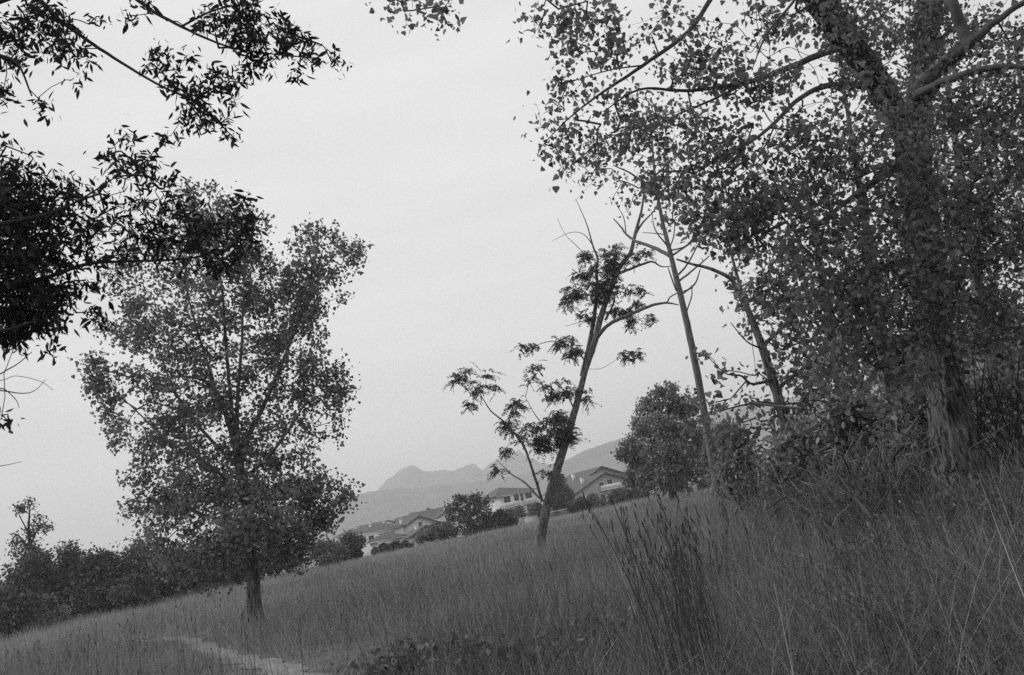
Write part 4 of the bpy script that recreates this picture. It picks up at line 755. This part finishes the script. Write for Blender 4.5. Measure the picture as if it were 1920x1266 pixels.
stems('sapling_clump', 'dark slanting saplings at the right frame edge', 'saplings', 2000, 850, 9.2, 150, 320, 36, 85, 'bark_dark', -.1, .25, .012, .15, 'sapling clumps')
stems('reed_clump', 'straw stalks leaning against the right foot of the massive trunk', 'reeds', 1880, 880, 8.8, 150, 150, 60, 86, 'straw', -.05, .4, .005, .3, 'reed clumps')
def stick(label, L, m, seed):
    rng = np.random.default_rng(seed); p, r = limb_px(L, 6, .1, rng); a = Acc(); b = base_of(p[0])
    tube(a, p-b, r, 7); o = a.build('broken_branch', M[m], None, True, tuple(b)); return tag(o, label, 'branch', 'broken branches in the wood edge')
stick('pale dead branch sticking out level left of the wood', [(1500, 766, 13, 3.2), (1470, 763, 12.8, 2.8), (1420, 757, 12.6, 2), (1395, 752, 12.5, 1)], 'straw', 1)
stick('pale broken stick hanging right of the massive trunk', [(1848, 652, 9, 3.5), (1862, 685, 9, 4.5), (1885, 705, 9.1, 3.6), (1915, 738, 9.2, 2)], 'straw', 2)

# ------------------------------------------------------------------ grass
def noise2(x, y, seed, f):
    r = np.random.default_rng(seed); o = np.zeros_like(x)
    for k in range(6):
        a = r.uniform(0, 6.28); ff = f*1.7**k; o += np.sin((x*math.cos(a)+y*math.sin(a))*ff+r.uniform(0, 6.28))*np.cos((-x*math.sin(a)+y*math.cos(a))*ff*.8+r.uniform(0, 6.28))*.72**k
    return o/1.8
def wedge(n, y0, y1, rng, m=0.95):
    """points in the visible wedge, uniform by area, a step wider than the frame"""
    y = np.sqrt(rng.uniform(y0*y0, y1*y1, n)); x = rng.uniform(-m, m, n)*(y*0.9+1.5); return x, y
GA = Acc()
def blades(n, y0, y1, hmean, wd, seed, segs=3, lie=0.1, lean=.3, tone_m=.5, m=.95):
    rng = np.random.default_rng(seed); x, y = wedge(n, y0, y1, rng, m)
    dn = noise2(x, y, 1, .45); pd = path_dist(x, y)
    keep = (rng.uniform(-1.1, .9, n) < dn+.55) & (pd > .2+.13*rng.normal(size=n)) & (y < 84+6*np.sin(x*.08))
    x, y, dn, pd = x[keep], y[keep], dn[keep], pd[keep]; n = len(x)
    hn = noise2(x, y, 2, .7); h = hmean*np.clip(rng.gamma(6, 1/6, n), .3, 1.9)*(1+.35*hn)*np.where(rng.uniform(size=n) < .06, 1.5, 1)
    h *= .42+.58*sstep(.2, 2.6, pd)
    lay = rng.uniform(size=n) < lie*(1+1.6*sstep(-1, 3, x))*(1+.6*noise2(x, y, 9, .6))
    az = rng.uniform(0, 6.28, n)+.8*noise2(x, y, 3, .9); ln = np.abs(rng.normal(0, lean, n)); ln = np.where(lay, rng.uniform(.8, 1.6, n), ln)
    dirh = np.column_stack([np.cos(az), np.sin(az)]); bend = np.abs(rng.normal(0, .45, n))*np.where(rng.uniform(size=n) < .5, 1, .3)
    z0 = ground(x, y)-.02
    ph = rng.uniform(0, 6.28, n); sv = np.column_stack([np.cos(ph), np.sin(ph), np.zeros(n)])
    w0 = wd*rng.uniform(.5, 1.4, n)
    rows = []
    for k in range(segs+1):
        t = k/segs; ww = w0*(1-t)**.7*.5 if k < segs else w0*.08
        hor = (np.sin(ln)*t+bend*t*t)*h; ver = np.cos(ln)*t*h-bend*.45*t*t*h*.6
        ver = np.maximum(ver, .01+.05*t) + np.where(lay, rng.uniform(0, .5, n)*h*t**.5, 0)
        c = np.column_stack([x+dirh[:, 0]*hor, y+dirh[:, 1]*hor, z0+ver]); rows += [c-sv*ww[:, None], c+sv*ww[:, None]]
    V = np.stack(rows, 1); K = 2*(segs+1); base = (np.arange(n)*K)[:, None]
    j = np.arange(segs)*2; F = np.stack([base+j, base+j+1, base+j+3, base+j+2], -1).reshape(-1, 4)
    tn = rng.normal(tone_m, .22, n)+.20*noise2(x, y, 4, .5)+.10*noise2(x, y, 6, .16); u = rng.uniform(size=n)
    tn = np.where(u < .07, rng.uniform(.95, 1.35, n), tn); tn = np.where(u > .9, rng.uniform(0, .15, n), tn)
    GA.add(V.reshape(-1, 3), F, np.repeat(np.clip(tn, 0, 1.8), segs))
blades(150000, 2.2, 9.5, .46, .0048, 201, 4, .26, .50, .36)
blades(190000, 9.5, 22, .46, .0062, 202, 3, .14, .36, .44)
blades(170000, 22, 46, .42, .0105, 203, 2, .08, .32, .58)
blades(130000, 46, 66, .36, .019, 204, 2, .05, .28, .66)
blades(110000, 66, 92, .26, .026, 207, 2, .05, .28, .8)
blades(12000, 3, 14, .72, .004, 205, 4, .03, .16, .32)
blades(9000, 14, 32, .75, .0065, 206, 3, .02, .16, .3)
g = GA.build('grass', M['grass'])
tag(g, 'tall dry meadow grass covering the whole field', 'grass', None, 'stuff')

# ------------------------------------------------------------------ tall stalks with dark seed heads
def make_stalk(seed, hgt, m='stalk', headl=.09, heads=3):
    rng = np.random.default_rng(seed); a = Acc(); d = np.array([rng.normal(0, .06), rng.normal(0, .06), 1.0]); bd = rng.normal(0, .08, 3); bd[2] = 0
    f = lambda t: (d*t+bd*t*t)*hgt
    tube(a, np.array([f(t) for t in np.linspace(0, 1, 8)]), np.linspace(.0035, .0014, 8), 4)
    h = []
    for k in range(int(rng.integers(1, heads+1))):
        t = 1-.07*k*rng.uniform(.7, 1.3) if k else 1.0; p = f(t); ax = d/np.linalg.norm(d)+rng.normal(0, .15, 3); L = headl*rng.uniform(.6, 1.1)
        if k:
            q = p+rng.normal(0, .03, 3)*np.array([1, 1, .2]); tube(a, np.array([f(t-.08), (f(t-.05)+q)/2, q]), np.array([.0016, .0014, .0012]), 4); p = q
        tt = np.linspace(0, 1, 7); h.append(Acc()); tube(h[-1], np.array([p+ax*L*(x-.3) for x in tt]), (.0015+.0038*np.sin(tt*np.pi)**.7)*rng.uniform(.8, 1.2, 7), 6)
    return a, h
def copy_thing(root, loc, rz, label, group, sc=1.0):
    r = root.copy(); COL.objects.link(r); r.location = loc; r.rotation_euler = (0, 0, rz); r.scale = (sc, sc, sc); r['label'] = label; r['group'] = group
    for ch in root.children:
        c = ch.copy(); COL.objects.link(c); c.parent = r
    return r
def stalk_set(spots, seeds, hgt, label, group, heads=3, headl=.09, name='seed_stalk'):
    protos = []; rng = np.random.default_rng(seeds[0])
    for i, (x, y, sc) in enumerate(spots):
        loc = (x, y, float(ground(x, y))-.02)
        if i < len(seeds):
            a, h = make_stalk(seeds[i], hgt, heads=heads, headl=headl); r = thing(name, loc, label, 'weed stalk', group, rng.uniform(0, 6.28)); r.scale = (sc, sc, sc)
            a.build('stem', M['stalk'], r, True); [q.build('seed_head', M['stalk'], r, True) for q in h]; protos.append(r)
        else: copy_thing(protos[i % len(protos)], loc, rng.uniform(0, 6.28), label, group, sc)
rng = np.random.default_rng(77)
def at_top(px, py, Y, hz):
    p = W(px, py, Y); return p[0], p[1]
sp = []
for _ in range(130):
    Yq = rng.uniform(5.6, 7.2); px = rng.normal(1285, 46); x = W(px, 1150, Yq)[0]; top = W(px-30, rng.normal(985, 40) if rng.uniform() < .6 else rng.uniform(1000, 1150), Yq)[2]
    sp.append((x, Yq, max(.45, min(1.12, (top-float(ground(x, Yq)))/1.45))))
stalk_set(sp, [301, 302, 303, 304, 305, 306], 1.45, 'tall dark stalk with seed heads in the dense clump at right of centre', 'stalks of the dense dark clump', 3, .07)
sp = []
for _ in range(70):
    Yq = rng.uniform(8, 19); px = rng.uniform(-40, 560); x = W(px, 1150, Yq)[0]; sp.append((x, Yq, rng.uniform(.75, 1.2)))
stalk_set(sp, [311, 312, 313, 314, 315], 1.05, 'thin tall stalk with dark seed head scattered in the left grass', 'scattered stalks in the left grass', 2, .05)
sp = []
for _ in range(60):
    Yq = rng.uniform(8, 20); px = rng.uniform(600, 1180); x = W(px, 1100, Yq)[0]; sp.append((x, Yq, rng.uniform(.7, 1.15)))
stalk_set(sp, [321, 322, 323, 324], .95, 'fine dry stalk scattered in the middle grass', 'scattered stalks in the middle grass', 1, .06)
sp = []
for _ in range(46):
    Yq = rng.uniform(5, 8.5); px = rng.uniform(1360, 1960); x = W(px, 1080, Yq)[0]; sp.append((x, Yq, rng.uniform(.6, 1.15)))
stalk_set(sp, [331, 332, 333, 334], .95, 'bare dark stalk scattered in the shaded grass at lower right', 'scattered stalks in the right grass', 2, .06)
# low leafy weeds in the foreground
def weed(label, px, py, Y, seed, n=22, hgt=.44, ln=.10, group='low leafy weeds in the foreground'):
    rng = np.random.default_rng(seed); c = W(px, py, Y); b = base_of(c); a = Acc(); l = Acc()
    for k in range(n):
        az = rng.uniform(0, 6.28); rr = rng.uniform(.1, .6); tip = np.array([math.cos(az)*rr, math.sin(az)*rr, hgt*rng.uniform(.5, 1.1)])
        q = spline([np.zeros(3), tip*np.array([.35, .35, .6])+rng.normal(0, .02, 3), tip], 5); tube(a, q, np.linspace(.005, .0015, len(q)), 4)
        i = rng.integers(3, len(q), 11); P = q[i]+rng.normal(0, .015, (11, 3)); D = rng.normal(0, .9, (11, 3)); D[:, 2] += .1
        leaves(l, P, D, ln*rng.uniform(.5, 1.2, 11), rng, 'oval', .35)
    root = thing('leafy_weed', tuple(b), label, 'weed', group); a.build('stem', M['stalk'], root, True); l.build('foliage', M['weed'], root)
for k, (px, py, Y, lb) in enumerate([(780, 1185, 9.6, 'low leafy weed nearest the path side of the foreground'), (850, 1170, 9.4, 'broad leafy weed in the middle of the foreground weeds'), (905, 1160, 9.2, 'leafy weed with upright pale leaves in mid foreground'), (930, 1215, 8.0, 'leafy weed at the bottom centre edge'),
        (1010, 1190, 8.2, 'dark leafy weed just left of the flattened grass'), (720, 1200, 9.4, 'small leafy weed at lower left of centre'), (1100, 1160, 8.6, 'dark leafy weed left of the dense stalk clump')]):
    weed(lb, px, py+60, Y, 400+k)
for k, (px, py, Y, lb) in enumerate([(1640, 985, 8.6, 'dark bramble weed left below the massive trunk'), (1580, 1000, 8.2, 'dark bramble weed on the bank left of the trunk'), (1900, 985, 7.8, 'leafy weed on the bank at the right edge'), (1640, 1130, 6.2, 'dark weed tangle in the shaded grass at lower right'), (1760, 940, 8.8, 'dark weed at the foot of the massive trunk')]):
    weed(lb, px, py, Y, 420+k, 26, .5, .055, 'dark weeds on the right bank')

# ------------------------------------------------------------------ haze
a = Acc(); a.box((0, 1300, 100), (9000, 3800, 214)); hz = a.build('haze', M['soil'])
tag(hz, 'thin pale summer haze over field village and mountains', 'haze', None, 'stuff')
hm = bpy.data.materials.new('haze_air'); hm.use_nodes = True; hn = hm.node_tree
for n in list(hn.nodes): hn.nodes.remove(n)
ho = hn.nodes.new('ShaderNodeOutputMaterial'); pv = hn.nodes.new('ShaderNodeVolumePrincipled')
pv.inputs['Color'].default_value = (.99, .99, .99, 1); pv.inputs['Density'].default_value = 0.00056; pv.inputs['Anisotropy'].default_value = 0.2
hn.links.new(pv.outputs[0], ho.inputs['Volume']); hz.data.materials.clear(); hz.data.materials.append(hm)
